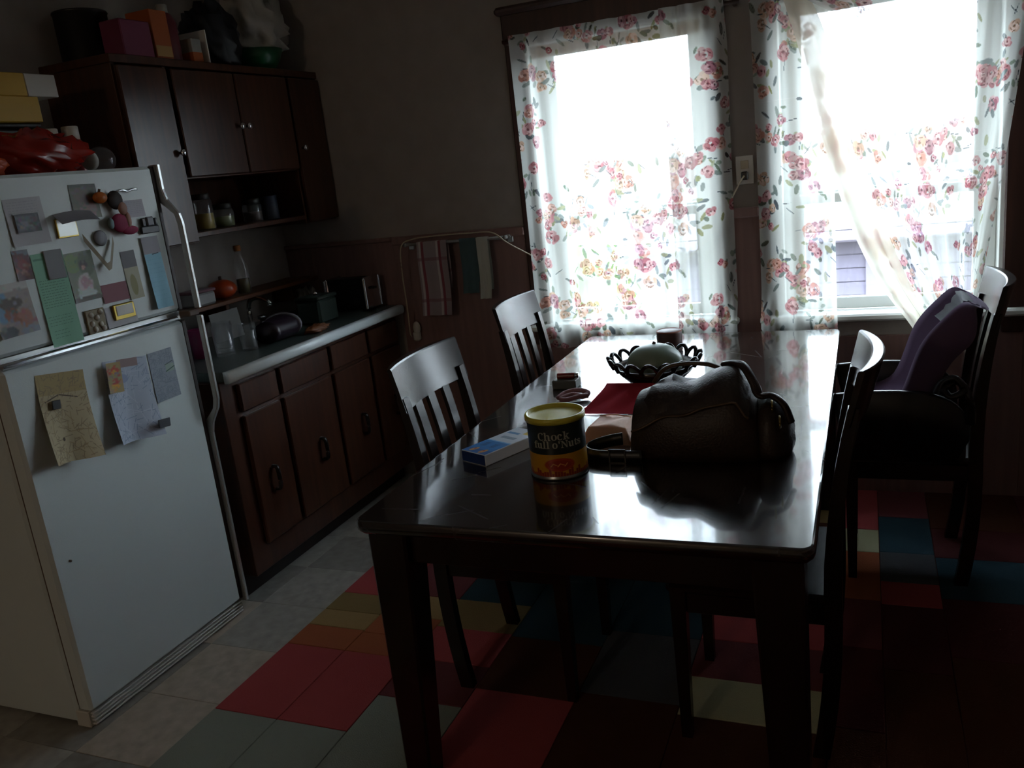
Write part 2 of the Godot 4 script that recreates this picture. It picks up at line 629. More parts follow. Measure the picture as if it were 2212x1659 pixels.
func build_curtains() -> void:
	var zc := Z0 + 0.095
	# rods
	for r in [[-1.46, -0.45, "thin dark curtain rod across the narrower window nearest the towel bar"], [-0.31, 0.62, "thin dark curtain rod across the window with the swept-back curtain"]]:
		var rod := thing("curtain_rod", r[2], "curtain rod", Vector3(0, 2.068 if r[0] < -1.0 else 2.105, zc - 0.028))
		var st := new_st(false)
		tube(st, [Vector3(r[0], 0, 0), Vector3(r[1], 0, 0)], 0.008, 10)
		obj("rod", st, M.trim_wood, rod)
		for x in [r[0] + 0.02, r[1] - 0.02]:
			st = new_st()
			box2(st, Vector3(x - 0.008, -0.012, -0.038), Vector3(x + 0.008, 0.012, -0.007), 0.002)
			obj("bracket", st, M.trim_wood, rod)
	var c1 := thing("sheer_curtain", "sheer floral curtain hanging straight over the window nearest the towel bar", "curtain", Vector3.ZERO)
	hang("cloth", c1, -1.42, -0.705, 2.085, 0.70, zc, 7.0, 0.016, Vector2(0.05, 0.1))
	var c2 := thing("sheer_curtain", "narrow sheer floral curtain between first window and wall outlet", "curtain", Vector3.ZERO)
	hang("cloth", c2, -0.76, -0.505, 2.085, 0.70, zc + 0.022, 3.0, 0.015, Vector2(0.62, 0.32), 1)
	var c3 := thing("sheer_curtain", "narrow straight sheer floral curtain right of the wall outlet", "curtain", Vector3.ZERO)
	hang("cloth", c3, -0.415, -0.105, 2.13, 0.70, zc, 3.0, 0.015, Vector2(0.36, 0.55), -1)
	# swept-back curtain, gathered low on the right
	var c4 := thing("sheer_curtain", "sheer floral curtain swept back in a curve behind the purple seat", "curtain", Vector3.ZERO)
	var lx := Curve.new()
	lx.min_value = -2
	lx.max_value = 2
	for p in [[0.0, -0.30], [0.12, -0.235], [0.35, -0.165], [0.62, -0.06], [0.78, 0.03], [0.9, 0.135], [1.0, 0.26]]:
		lx.add_point(Vector2(p[0], p[1]), 0, 0, Curve.TANGENT_LINEAR, Curve.TANGENT_LINEAR)
	var edge := func(v: float) -> float:
		var s := 0.0
		for k in 7:
			s += lx.sample(clampf(v + (k - 3) * 0.03, 0, 1))
		return s / 7.0
	var right := func(v: float) -> float:
		return 0.56 - 0.14 * v - 0.04 * v * v
	var st4 := new_st(false)
	for i in 72:
		for j in 40:
			for c in [[0, 0], [1, 0], [1, 1], [0, 0], [1, 1], [0, 1]]:
				var u := float(i + c[0]) / 72.0
				var v := float(j + c[1]) / 40.0
				var a: float = edge.call(v)
				var b: float = right.call(v)
				var ph := u * 7.0 * TAU + v * 1.5
				var k := 0.010 + 0.022 * v
				st4.set_uv(Vector2(0.15 + u * 0.95, 0.25 + v * 1.45))
				# the left edge hangs lower as the cloth sweeps over
				st4.add_vertex(Vector3(lerpf(a, b, u), lerpf(2.13, 0.70, v) - 0.03 * (1.0 - u) * v + 0.10 * u * v * v, zc + 0.03 + k * sin(ph) + 0.3 * k * sin(2.7 * ph)))
	obj("cloth", st4, M.curtain_cloth, c4)
	var st5 := new_st(false)
	sheet(st5, 12, 44, func(u: float, v: float) -> Vector3:
		var a: float = edge.call(v)
		var wdt := 0.08 + 0.03 * sin(v * 3.0) + 0.012 * sin(v * 11.0)
		return Vector3(a - 0.012 + u * wdt, lerpf(2.12, 0.70, v) - 0.03 * v, zc + 0.062 + 0.016 * sin(u * 7.0 + v * 2.0)), 0.2, 1.4)
	obj("folded_edge", st5, M.curtain_hem, c4)
	# swag over the top
	var c5 := thing("curtain_swag", "sheer floral swag draped along the top of the swept-curtain window", "curtain", Vector3.ZERO)
	var st6 := new_st(false)
	sheet(st6, 40, 14, func(u: float, v: float) -> Vector3:
		var x := lerpf(-0.27, 0.50, u)
		var sag := 0.05 + 0.17 * sin(PI * clampf(u * 1.05, 0, 1))
		return Vector3(x, 2.12 - v * sag, zc + 0.105 + 0.012 * sin(v * 16.0 + u * 4.0)), 0.8, 0.35)
	obj("cloth", st6, M.curtain_cloth, c5)
	# rolled shade at the head of the first window
	var sh := thing("roller_shade", "tan roller shade pulled down a little at top of first window", "shade", Vector3.ZERO)
	var st7 := new_st(false)
	tube(st7, [Vector3(W1[0] + 0.025, 2.03, Z0 - 0.035), Vector3(W1[1] - 0.025, 2.03, Z0 - 0.035)], 0.014, 10)
	obj("roller", st7, M.white_plastic, sh)
	var st8 := new_st()
	box2(st8, Vector3(W1[0] + 0.028, 1.988, Z0 - 0.0205), Vector3(W1[1] - 0.028, 2.04, Z0 - 0.0195), 0.0004)
	obj("shade_cloth", st8, M.shade_cloth, sh)

# ---------------------------------------------------------------- outside
func build_outside() -> void:
	var st := new_st()
	box2(st, Vector3(-30, -3.2, -40), Vector3(30, -3.0, -3.99), 0.01)
	struct("ground", st, M.ground)
	var h := thing("neighbour_house", "pale mauve house with lap siding seen through the lower windows", "house", Vector3(0, -3.0, -9.0))
	st = new_st()
	box2(st, Vector3(-6.0, 0, -5.0), Vector3(5.0, 3.55, -0.02), 0.01)
	obj("wall", st, M.siding, h)
	var bd := new_st()
	rbox(bd, Vector3.ZERO, Vector3(11.0, 0.13, 0.03), 0.006)
	var bm := mesh_of(bd)
	for k in 24:
		var o := obj("siding_board", bm, M.siding, h)
		o.position = Vector3(-0.5, 0.3 + k * 0.135, 0.0)
		o.rotation.x = -0.09
	for x in [0.0, 2.6, -3.5]:
		st = new_st()
		box2(st, Vector3(x, 0, 0), Vector3(x + 0.22, 3.55, 0.045), 0.005)
		obj("trim_board", st, M.siding_trim, h)
	st = new_st()
	box2(st, Vector3(-6.2, 3.5, -5.2), Vector3(5.2, 3.62, 0.35), 0.02)
	obj("eave", st, M.siding_trim, h)
	st = new_st()
	prism(st, [Vector2(0.35, 3.62), Vector2(-5.2, 3.62), Vector2(-2.4, 4.0)], 11.4, Transform3D(Basis(Vector3(0, 0, 1), Vector3(0, 1, 0), Vector3(-1, 0, 0)), Vector3(5.2, 0, 0)))
	obj("roof", st, M.roofing, h)
	# a small leafy tree between the houses
	var t := thing("yard_tree", "yellow-green leafy tree outside the first window", "tree", Vector3(-2.6, -3.0, -7.4))
	st = new_st(false)
	tube(st, smooth_path([Vector3(0, 0, 0), Vector3(0.05, 1.4, 0), Vector3(-0.03, 2.9, 0.05), Vector3(0.02, 3.7, 0)], 4), 0.06, 8)
	obj("trunk", st, M.bark, t)
	st = new_st()
	rng.seed = 31
	for k in 1100:
		var d := Vector3(rng.randfn(), rng.randfn(), rng.randfn()).normalized() * pow(rng.randf(), 0.4)
		var p := Vector3(d.x * 0.75, 3.35 + d.y * 0.55, d.z * 0.6)
		var q := Basis(Vector3(rng.randfn(), rng.randfn(), rng.randfn()).normalized(), rng.randf() * TAU)
		var s := rng.randf_range(0.05, 0.09)
		quad(st, p + q * Vector3(-s, 0, 0), p + q * Vector3(0, s * 0.4, 0), p + q * Vector3(s, 0, 0), p + q * Vector3(0, -s * 0.4, 0))
	var cr := obj("crown", st, M.leaf, t)
	cr.set_meta("kind", "stuff")

# ---------------------------------------------------------------- rug
func build_rug() -> void:
	var rug := thing("patchwork_rug", "large patchwork rug of red, orange, teal and grey blocks under the table", "rug", Vector3.ZERO)
	var st := new_st()
	box2(st, Vector3(-1.9, 0.0, -3.766), Vector3(1.45, 0.004, 0.75), 0.001)
	obj("backing", st, M.rug_brown, rug)
	# columns: left x, right x, then blocks from the window end: [z end, colour]; dark red and brown blocks at lower right paint in shade
	var cols := [
		[-1.90, -1.66, [[-3.25, "grey"], [-2.88, "teal"], [-2.52, "red"], [-2.39, "olive"], [-2.28, "tan"], [-2.15, "orange"], [-1.77, "red"], [-1.2, "grey"], [-0.6, "teal"], [0.75, "brown"]]],
		[-1.66, -1.41, [[-3.3, "red"], [-2.87, "mauve"], [-2.55, "mauve"], [-2.40, "tan"], [-2.27, "orange"], [-2.15, "orange"], [-1.77, "red"], [-1.2, "grey"], [-0.6, "olive"], [0.75, "brown"]]],
		[-1.41, -1.12, [[-3.3, "teal"], [-2.85, "grey"], [-2.55, "teal"], [-2.36, "olive"], [-2.16, "red"], [-1.95, "mauve"], [-1.6, "grey"], [-1.1, "red"], [-0.5, "slate"], [0.75, "brown"]]],
		[-1.12, -0.80, [[-3.2, "mauve"], [-2.75, "teal"], [-2.35, "teal"], [-2.05, "brown"], [-1.7, "red"], [-1.3, "olive"], [-0.7, "teal"], [0.75, "red"]]],
		[-0.80, -0.50, [[-3.3, "brown"], [-2.9, "red"], [-2.45, "teal"], [-2.1, "slate"], [-1.6, "brown"], [-1.2, "slate"], [-0.5, "orange"], [0.75, "grey"]]],
		[-0.50, -0.10, [[-3.4, "olive"], [-2.9, "brown"], [-2.46, "red"], [-2.25, "mauve"], [-2.06, "cream"], [-1.6, "brown"], [-1.0, "maroon"], [-0.3, "brown"], [0.75, "teal"]]],
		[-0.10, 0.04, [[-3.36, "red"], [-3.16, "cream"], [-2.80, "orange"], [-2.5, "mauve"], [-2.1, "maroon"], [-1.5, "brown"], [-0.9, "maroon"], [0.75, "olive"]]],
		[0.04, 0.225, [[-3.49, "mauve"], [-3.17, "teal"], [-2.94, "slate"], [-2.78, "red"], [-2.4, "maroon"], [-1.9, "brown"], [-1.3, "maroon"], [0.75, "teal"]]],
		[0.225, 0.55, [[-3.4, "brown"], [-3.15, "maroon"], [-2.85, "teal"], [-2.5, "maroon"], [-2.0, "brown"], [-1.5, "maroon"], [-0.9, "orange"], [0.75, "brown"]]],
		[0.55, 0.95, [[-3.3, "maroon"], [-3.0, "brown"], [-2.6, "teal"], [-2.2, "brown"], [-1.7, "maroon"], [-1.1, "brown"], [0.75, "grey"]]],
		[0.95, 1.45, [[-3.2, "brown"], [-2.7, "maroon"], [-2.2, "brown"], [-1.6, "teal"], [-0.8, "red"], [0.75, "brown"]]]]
	for c in cols:
		var z := -3.766
		for b in c[2]:
			st = new_st()
			var g := 0.0012
			box2(st, Vector3(c[0] + g, 0.003, z + g), Vector3(c[1] - g, 0.0095, b[0] - g), 0.0015)
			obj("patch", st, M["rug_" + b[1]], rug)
			z = b[0]

# ---------------------------------------------------------------- table and chairs
func build_table() -> void:
	var t := thing("dining_table", "long dark espresso dining table with glossy scratched top", "table", Vector3(-0.622, 0.0095, -2.61))
	var hx := 0.528
	var hz := 1.01
	var ty := 0.7555
	# top with rounded corners and a soft edge
	var st := new_st(false)
	var ring := func(ins: float, y: float) -> Array:
		var out := []
		var r := 0.03
		for q in [[1, 1, 0], [-1, 1, 1], [-1, -1, 2], [1, -1, 3]]:
			for k in 5:
				var a: float = (q[2] + k / 4.0) * PI / 2
				out.append(Vector3(q[0] * (hx - r) + cos(a) * (r - ins), y, q[1] * (hz - r) + sin(a) * (r - ins)))
		return out
	var rings := [ring.call(0.012, ty - 0.036), ring.call(0.002, ty - 0.026), ring.call(0.0, ty - 0.016), ring.call(0.001, ty - 0.006), ring.call(0.004, ty - 0.0015)]
	loft(st, rings, true, false)
	st.set_smooth_group(-1)
	for y in [[ty, 0.008], [ty - 0.036, 0.012]]:
		var r2: Array = ring.call(y[1], y[0])
		for k in r2.size():
			tri(st, Vector3(0, y[0], 0), r2[k], r2[(k + 1) % r2.size()], Vector3(0, 1 if y[0] == ty else -1, 0))
	var ra: Array = ring.call(0.004, ty - 0.0015)
	var rb: Array = ring.call(0.008, ty)
	loft(st, [ra, rb], true, false)
	obj("table_top", st, M.table_lacquer, t)
	for s in [-1, 1]:
		st = new_st()
		box2(st, Vector3(s * (hx - 0.06) - 0.011, 0.632, -hz + 0.12), Vector3(s * (hx - 0.06) + 0.011, ty - 0.036, hz - 0.12), 0.002)
		obj("apron", st, M.chair_lacquer, t)
		st = new_st()
		box2(st, Vector3(-hx + 0.12, 0.632, s * (hz - 0.06) - 0.011), Vector3(hx - 0.12, ty - 0.036, s * (hz - 0.06) + 0.011), 0.002)
		obj("apron", st, M.chair_lacquer, t)
		for q in [-1, 1]:
			st = new_st()
			var c := Vector3(q * (hx - 0.075), 0, s * (hz - 0.075))
			var rr := []
			for p in [[0.0, 0.036], [0.02, 0.037], [0.60, 0.05], [ty - 0.036, 0.052]]:
				var w: float = p[1]
				var o := Vector3(q, 0, s) * (0.052 - w)
				var ch := 0.006
				var pts := []
				for e in [[w, w - ch], [w - ch, w], [-w + ch, w], [-w, w - ch], [-w, -w + ch], [-w + ch, -w], [w - ch, -w], [w, -w + ch]]:
					pts.append(c + o + Vector3(e[0], p[0], e[1]))
				rr.append(pts)
			loft(st, rr)
			obj("leg", st, M.chair_lacquer, t)

func make_chair() -> Node3D:
	# faces +x; origin on the floor below the middle of the seat
	var c := Node3D.new()
	var st: SurfaceTool
	var lean := func(y: float) -> float:
		var k := clampf((y - 0.45) / 0.57, -0.8, 1)
		return -0.19 - 0.072 * k * absf(k) - (0.010 if y < 0.45 else 0.0) * (0.45 - y) / 0.45
	for s in [-1, 1]:
		st = new_st()
		var rr := []
		for k in 13:
			var y := k * 0.0775
			var w := 0.0155 if y > 0.45 else lerpf(0.014, 0.017, y / 0.45)
			var d := 0.021 if y < 0.5 else lerpf(0.021, 0.012, (y - 0.5) / 0.43)
			var x: float = lean.call(y)
			rr.append([Vector3(x + d, y, s * 0.188 + w), Vector3(x - d, y, s * 0.188 + w), Vector3(x - d, y, s * 0.188 - w), Vector3(x + d, y, s * 0.188 - w)])
		loft(st, rr)
		obj("back_post", st, M.chair_lacquer, c)
		st = new_st()
		rr = []
		for p in [[0.0, 0.014], [0.44, 0.020]]:
			var w2: float = p[1]
			rr.append([Vector3(0.185 + w2, p[0], s * 0.185 + w2), Vector3(0.185 - w2, p[0], s * 0.185 + w2), Vector3(0.185 - w2, p[0], s * 0.185 - w2), Vector3(0.185 + w2, p[0], s * 0.185 - w2)])
		loft(st, rr)
		obj("front_leg", st, M.chair_lacquer, c)
	# curved top rail
	st = new_st(false)
	var rings := []
	for i in 17:
		var u := lerpf(-1.0, 1.0, i / 16.0)
		var bow := 0.030 * (1.0 - u * u)
		var xt: float = lean.call(1.02) - bow + 0.012
		var xb: float = lean.call(0.885) - bow + 0.012
		var th := 0.030 - 0.015 * pow(absf(u), 4)
		var z := u * 0.212
		var r := 0.004
		rings.append([Vector3(xb - r, 0.885, z), Vector3(xb, 0.885 + r, z), Vector3(xt, 1.02 - r, z), Vector3(xt - r, 1.02, z), Vector3(xt - th + r, 1.02, z), Vector3(xt - th, 1.02 - r, z), Vector3(xb - th * 0.8, 0.885 + r, z), Vector3(xb - th * 0.8 + r, 0.885, z)])
	for i in 16:
		for j in 8:
			st.set_smooth_group(j + 1)
			var k := (j + 1) % 8
			quad(st, rings[i][j], rings[i][k], rings[i + 1][k], rings[i + 1][j])
	st.set_smooth_group(-1)
	for e in [0, 16]:
		for j in range(1, 7):
			tri(st, rings[e][0], rings[e][j], rings[e][j + 1], Vector3(0, 0, -1 if e == 0 else 1))
	obj("top_rail", st, M.chair_lacquer, c)
	# three slats and the lower cross bar
	for s in [-1, 0, 1]:
		st = new_st()
		var z: float = s * 0.092
		var bow := 0.026 * (1.0 - pow(z / 0.21, 2))
		var rr2 := []
		for k in 9:
			var y := 0.495 + k * 0.0495
			var x: float = lean.call(y) - bow * (y - 0.45) / 0.5
			rr2.append([Vector3(x + 0.006, y, z + 0.021), Vector3(x - 0.006, y, z + 0.021), Vector3(x - 0.006, y, z - 0.021), Vector3(x + 0.006, y, z - 0.021)])
		loft(st, rr2)
		obj("slat", st, M.chair_lacquer, c)
	st = new_st()
	box2(st, Vector3(-0.207, 0.475, -0.172), Vector3(-0.185, 0.505, 0.172), 0.003)
	obj("cross_bar", st, M.chair_lacquer, c)
	st = new_st()
	rbox(st, Vector3(0.01, 0.445, 0), Vector3(0.41, 0.028, 0.41), 0.009)
	obj("seat", st, M.chair_lacquer, c)
	for s in [-1, 1]:
		st = new_st()
		box2(st, Vector3(-0.17, 0.375, s * 0.185 - 0.009), Vector3(0.165, 0.431, s * 0.185 + 0.009), 0.002)
		obj("seat_rail", st, M.chair_lacquer, c)
	st = new_st()
	box2(st, Vector3(0.176, 0.375, -0.165), Vector3(0.194, 0.431, 0.165), 0.002)
	obj("seat_rail", st, M.chair_lacquer, c)
	return c

func build_chairs() -> void:
	var proto := make_chair()
	var spots := [[Vector3(-0.990, 0.0095, -2.245), 0.0, "dark slat-back dining chair pushed in beside the blue and white carton"],
		[Vector3(-1.045, 0.0095, -3.145), 0.0, "dark slat-back dining chair pushed in next to the first window"],
		[Vector3(-0.268, 0.0095, -2.165), PI, "dark slat-back dining chair pushed in on the handbag side of the table"],
		[Vector3(0.135, 0.0095, -3.145), PI, "dark slat-back dining chair carrying the purple child seat"]]
	for i in spots.size():
		var c: Node3D = proto if i == spots.size() - 1 else proto.duplicate()
		c.name = numbered("dining_chair")
		add_child(c)
		c.position = spots[i][0]
		c.rotation.y = spots[i][1]
		tag(c, spots[i][2], "chair", "dark dining chairs round the table")

func build_booster() -> void:
	# child seat standing on the far chair's seat
	var b := thing("booster_seat", "black child booster seat with purple padded cover on the far chair", "booster seat", Vector3(0.11, 0.469, -3.045))
	mat("purple_cloth", "5f4968", 0.9)
	M.purple_cloth.rim_enabled = true
	M.purple_cloth.rim = 0.5
	mat("grey_lining", "6c7076", 0.8)
	var st := new_st()
	rbox(st, Vector3(0.0, 0.05, 0), Vector3(0.36, 0.10, 0.36), 0.02)
	obj("base", st, M.black, b)
	for s in [-1, 1]:
		st = new_st(false)
		var top := smooth_path([Vector3(-0.215, 0.24, 0), Vector3(-0.10, 0.25, 0), Vector3(0.03, 0.248, 0), Vector3(0.12, 0.225, 0), Vector3(0.175, 0.17, 0), Vector3(0.185, 0.10, 0)], 5)
		var rr := []
		for p in top:
			var z: float = s * 0.195
			rr.append([Vector3(p.x, p.y, z - 0.013), Vector3(p.x, p.y + 0.006, z - 0.007), Vector3(p.x, p.y + 0.006, z + 0.007), Vector3(p.x, p.y, z + 0.013), Vector3(p.x * 0.8, 0.02, z + 0.005), Vector3(p.x * 0.8, 0.02, z - 0.013)])
		loft(st, rr)
		obj("side_arm", st, M.dark_plastic, b)
	# padded cover: a scoop that climbs to the back rest
	st = new_st(false)
	var rim := smooth_path([Vector3(-0.10, 0.17, 0), Vector3(-0.01, 0.215, 0), Vector3(0.055, 0.385, 0), Vector3(0.125, 0.475, 0), Vector3(0.175, 0.515, 0), Vector3(0.215, 0.498, 0)], 6)
	var rings := []
	for i in rim.size():
		var p: Vector3 = rim[i]
		var f := float(i) / (rim.size() - 1)
		var n := Vector3(0.85, -0.5, 0).normalized()
		var wz := 0.172 * (1.0 - 0.10 * f * f - 0.30 * smoothstep(0.72, 1.0, f))
		var dp := lerpf(0.03, 0.085, minf(1.0, f * 2.0)) * (1.0 - 0.9 * smoothstep(0.6, 0.85, f))
		var bk := lerpf(0.05, 0.105, minf(1.0, f * 2.0)) * (1.0 - 0.75 * smoothstep(0.5, 0.85, f))
		var ring := []
		for e in [[1.0, 0.0], [0.93, -0.012], [0.82, 0.005], [0.6, 0.6 * dp], [0.3, 0.93 * dp], [0.0, dp], [-0.3, 0.93 * dp], [-0.6, 0.6 * dp], [-0.82, 0.005], [-0.93, -0.012], [-1.0, 0.0], [-1.06, bk * 0.5], [-0.95, bk], [-0.4, bk + 0.012], [0.4, bk + 0.012], [0.95, bk], [1.06, bk * 0.5]]:
			ring.append(p + n * e[1] + Vector3(0, 0, e[0] * wz))
		rings.append(ring)
	loft(st, rings)
	obj("padded_cover", st, M.purple_cloth, b)
	st = new_st(false)
	sheet(st, 14, 14, func(u: float, v: float) -> Vector3:
		var t := lerpf(-0.75, 0.75, u)
		var i := int(lerpf(15, 28.9, v))
		var p: Vector3 = rim[i].lerp(rim[i + 1], lerpf(15, 28.9, v) - i)
		var n := Vector3(0.85, -0.5, 0).normalized()
		var sink := 0.05 * (1.0 - smoothstep(0.25, 0.7, v))
		return p + n * (sink * (1.0 - t * t) - 0.004 + 0.004 * sin(v * 34.0 + t * 3.0)) + Vector3(0, 0, t * 0.15 * (1.0 - 0.32 * smoothstep(0.35, 1.0, v))))
	obj("lining", st, M.grey_lining, b)
	# knotted strap on the near arm
	st = new_st(false)
	tube(st, smooth_path([Vector3(0.09, 0.25, 0.215), Vector3(0.105, 0.285, 0.205), Vector3(0.14, 0.30, 0.21), Vector3(0.165, 0.265, 0.22), Vector3(0.13, 0.245, 0.225), Vector3(0.11, 0.27, 0.215), Vector3(0.15, 0.285, 0.2), Vector3(0.18, 0.24, 0.215), Vector3(0.185, 0.15, 0.205)], 6), 0.010, 8, 1.6)
	obj("strap", st, M.dark_plastic, b)

# ---------------------------------------------------------------- things on the table
const TY := 0.765

func can_image() -> Image:
	rng.seed = 4
	var img := Image.create(512, 256, false, Image.FORMAT_RGB8)
	img.fill(Color("c08a1c"))
	img.fill_rect(Rect2i(0, 0, 512, 148), Color("17201f"))
	# red emblem and the row of red rooftops on the yellow band
	for k in 64:
		var h := rng.randi_range(12, 40)
		img.fill_rect(Rect2i(k * 8, 256 - h, 7, h), Color("8a2a1c"))
	for c in [128, 384]:
		dot(img, c, 198, 46, 34, 0, Color("a5331f"))
		dot(img, c, 198, 40, 28, 0, Color("b8482a"))
		dot(img, c, 198, 37, 25, 0, Color("98291c"))
		for k in 5:
			stroke(img, Vector2(c - 26 + k * 10, 206 - (k % 2) * 12), Vector2(c - 18 + k * 10, 192 + (k % 2) * 8), 1.2, Color("d9a35a"))
	return img

func bent_text(words: String, size: float, radius: float, y: float, mid: float) -> ArrayMesh:
	var tm := TextMesh.new()
	var f := SystemFont.new()
	f.font_names = PackedStringArray(["Droid Serif"])
	f.font_italic = true
	f.font_weight = 700
	tm.font = f
	tm.text = words
	tm.font_size = 32
	tm.pixel_size = size / 32.0
	tm.depth = 0.0008
	tm.curve_step = 2.0
	var ar := tm.get_mesh_arrays()
	var vs: PackedVector3Array = ar[Mesh.ARRAY_VERTEX]
	var out := PackedVector3Array()
	for v in vs:
		var a := mid - v.x / radius
		var r := radius + v.z + 0.0006
		out.append(Vector3(cos(a) * r, y + v.y, sin(a) * r))
	var am := ArrayMesh.new()
	var na := []
	na.resize(Mesh.ARRAY_MAX)
	na[Mesh.ARRAY_VERTEX] = out
	if ar[Mesh.ARRAY_INDEX] != null:
		na[Mesh.ARRAY_INDEX] = ar[Mesh.ARRAY_INDEX]
	am.add_surface_from_arrays(Mesh.PRIMITIVE_TRIANGLES, na)
	return am

func build_table_things() -> void:
	var st: SurfaceTool
	# coffee can
	var can := thing("coffee_can", "tall coffee can with yellow plastic lid and black and yellow label", "can", Vector3(-0.742, TY, -1.975))
	mat("can_metal", "8d8f90", 0.3, 0.9)
	mat("can_lid", "c9bf45", 0.3)
	mat("can_letters", "9d9c90", 0.6)
	var m := mat("can_label", "ffffff", 0.35)
	m.albedo_texture = tex(can_image())
	var R := 0.074
	st = new_st(false)
	lathe(st, [Vector2(R - 0.004, 0), Vector2(R + 0.002, 0.0015), Vector2(R + 0.002, 0.006), Vector2(R - 0.001, 0.009), Vector2(R - 0.001, 0.152), Vector2(R - 0.004, 0.154)], 40)
	obj("can_body", st, M.can_metal, can)
	st = new_st(false)
	sheet(st, 48, 1, func(u: float, v: float) -> Vector3: return Vector3(cos(TAU * u) * R, lerpf(0.150, 0.0105, v), sin(TAU * u) * R), -1.0, 1.0)
	var lab := obj("printed_label", st, M.can_label, can)
	lab.rotation.y = 0.36
	st = new_st(false)
	lathe(st, [Vector2(R + 0.0006, 0.148), Vector2(R + 0.004, 0.148), Vector2(R + 0.0045, 0.158), Vector2(R + 0.002, 0.163), Vector2(R - 0.003, 0.163), Vector2(R - 0.006, 0.156), Vector2(R - 0.010, 0.1545), Vector2(0.03, 0.1545)], 44)
	obj("lid", st, M.can_lid, can)
	var face := PI / 2 - 0.42
	obj("lettering", bent_text("Chock", 0.027, R, 0.117, face + 0.20), M.can_letters, can)
	obj("lettering", bent_text("full o'Nuts", 0.025, R, 0.095, face + 0.06), M.can_letters, can)
	# blue and white carton
	var box := thing("paper_carton", "flat blue and white paper carton lying beside the coffee can", "box", Vector3(-0.958, TY, -2.105), -0.42)
	mat("carton_white", "e2e8f0", 0.5)
	mat("carton_blue", "14306e", 0.45)
	var img := Image.create(256, 160, false, Image.FORMAT_RGB8)
	img.fill(Color("c9d0da"))
	img.fill_rect(Rect2i(0, 0, 120, 160), Color("2f7fc4"))
	img.fill_rect(Rect2i(0, 0, 34, 160), Color("2a66ad"))
	img.fill_rect(Rect2i(112, 0, 8, 160), Color("7db4e0"))
	img.fill_rect(Rect2i(208, 104, 48, 46), Color("c9a91e"))
	img.fill_rect(Rect2i(150, 34, 20, 92), Color("8797ab"))
	img.fill_rect(Rect2i(196, 14, 16, 76), Color("4f86b8"))
	for q in [[26, 46], [22, 112]]:
		dot(img, q[0], q[1], 22, 13, 0.6, Color("d69454"))
		dot(img, q[0] + 6, q[1] - 2, 6, 5, 0, Color("a8341f"))
	for q in [[62, 44], [60, 108]]:
		for k in 4:
			stroke(img, Vector2(q[0] + k * 9, q[1] - 14), Vector2(q[0] + k * 9 + 5, q[1] + 12), 1.6, Color("163a70"))
	m = mat("carton_print", "ffffff", 0.35)
	m.albedo_texture = tex(img)
	st = new_st()
	rbox(st, Vector3(0, 0.0165, 0), Vector3(0.098, 0.033, 0.222), 0.0015)
	obj("carton_body", st, M.carton_white, box)
	st = new_st()
	sheet(st, 1, 1, func(u: float, v: float) -> Vector3: return Vector3(lerpf(-0.0475, 0.0475, v), 0.0333, lerpf(0.1095, -0.1095, u)))
	obj("top_print", st, M.carton_print, box)
	st = new_st()
	box2(st, Vector3(-0.0475, 0.002, 0.1105), Vector3(0.0475, 0.0315, 0.1116), 0.0003)
	obj("end_flap", st, M.carton_blue, box)
	# small grey box with a red lighter on it
	mat("grey_box", "5d635f", 0.5)
	st = new_st()
	rbox(st, Vector3(0, 0.016, 0), Vector3(0.088, 0.032, 0.062), 0.003)
	var gb := obj("small_box", st, M.grey_box)
	gb.position = Vector3(-0.985, TY, -2.775)
	tag(gb, "small grey-green box on the table with red lighter on top", "box")
	mat("lighter_red", "7d2a2a", 0.25)
	var li := thing("pocket_lighter", "red pocket lighter lying on the small grey box", "lighter", Vector3(-0.975, TY + 0.0425, -2.775), 0.12)
	st = new_st(false)
	tube(st, [Vector3(-0.040, 0, 0), Vector3(-0.038, 0, 0), Vector3(0.02, 0, 0), Vector3(0.022, 0, 0)], 0.0105, 12)
	obj("fuel_body", st, M.lighter_red, li)
	st = new_st(false)
	tube(st, [Vector3(0.022, 0, 0), Vector3(0.036, 0, 0)], 0.0098, 12)
	obj("metal_cap", st, M.chrome, li)
	# pink folded hair tie
	mat("pink_cloth", "8a5f63", 0.7)
	var sc := new_st(false)
	tube(sc, smooth_path([Vector3(-0.045, 0.010, 0.02), Vector3(-0.03, 0.02, -0.012), Vector3(0.01, 0.026, -0.025), Vector3(0.045, 0.018, -0.02), Vector3(0.035, 0.011, 0.005), Vector3(0.0, 0.018, 0.0), Vector3(-0.03, 0.012, 0.03), Vector3(-0.01, 0.010, 0.035), Vector3(0.03, 0.015, 0.01), Vector3(0.05, 0.012, -0.005)], 6), 0.0085, 8, 1.3)
	var hair := obj("hair_tie", sc, M.pink_cloth)
	hair.position = Vector3(-0.912, TY, -2.622)
	tag(hair, "dusty pink looped hair tie on the table near the grey box", "hair tie")
	# red cloth
	m = mat("red_cloth", "b83a4a", 0.95, 0.0, 0.2)
	st = new_st(false)
	sheet(st, 24, 24, func(u: float, v: float) -> Vector3:
		var x := lerpf(lerpf(-0.792, -0.845, v * v), -0.615, u)
		var z := lerpf(-2.625, -2.455, v)
		var lift := 0.052 * pow(1.0 - v, 1.3)
		return Vector3(x, TY + 0.003 + lift + 0.005 * (1.0 + sin(u * 14.0 + v * 3.0)) * (1.0 - v) * v * 4.0, z))
	var rc := obj("red_napkin", st, M.red_cloth)
	tag(rc, "crumpled dark red cloth between the bowl and the handbag", "cloth")
	# bowl with fluted, looped rim
	m = mat("bowl_glaze", "1a0f0c", 0.15)
	var bowl := thing("fruit_bowl", "dark glossy bowl with scalloped openwork rim holding a melon", "bowl", Vector3(-0.655, TY, -2.745))
	st = new_st(false)
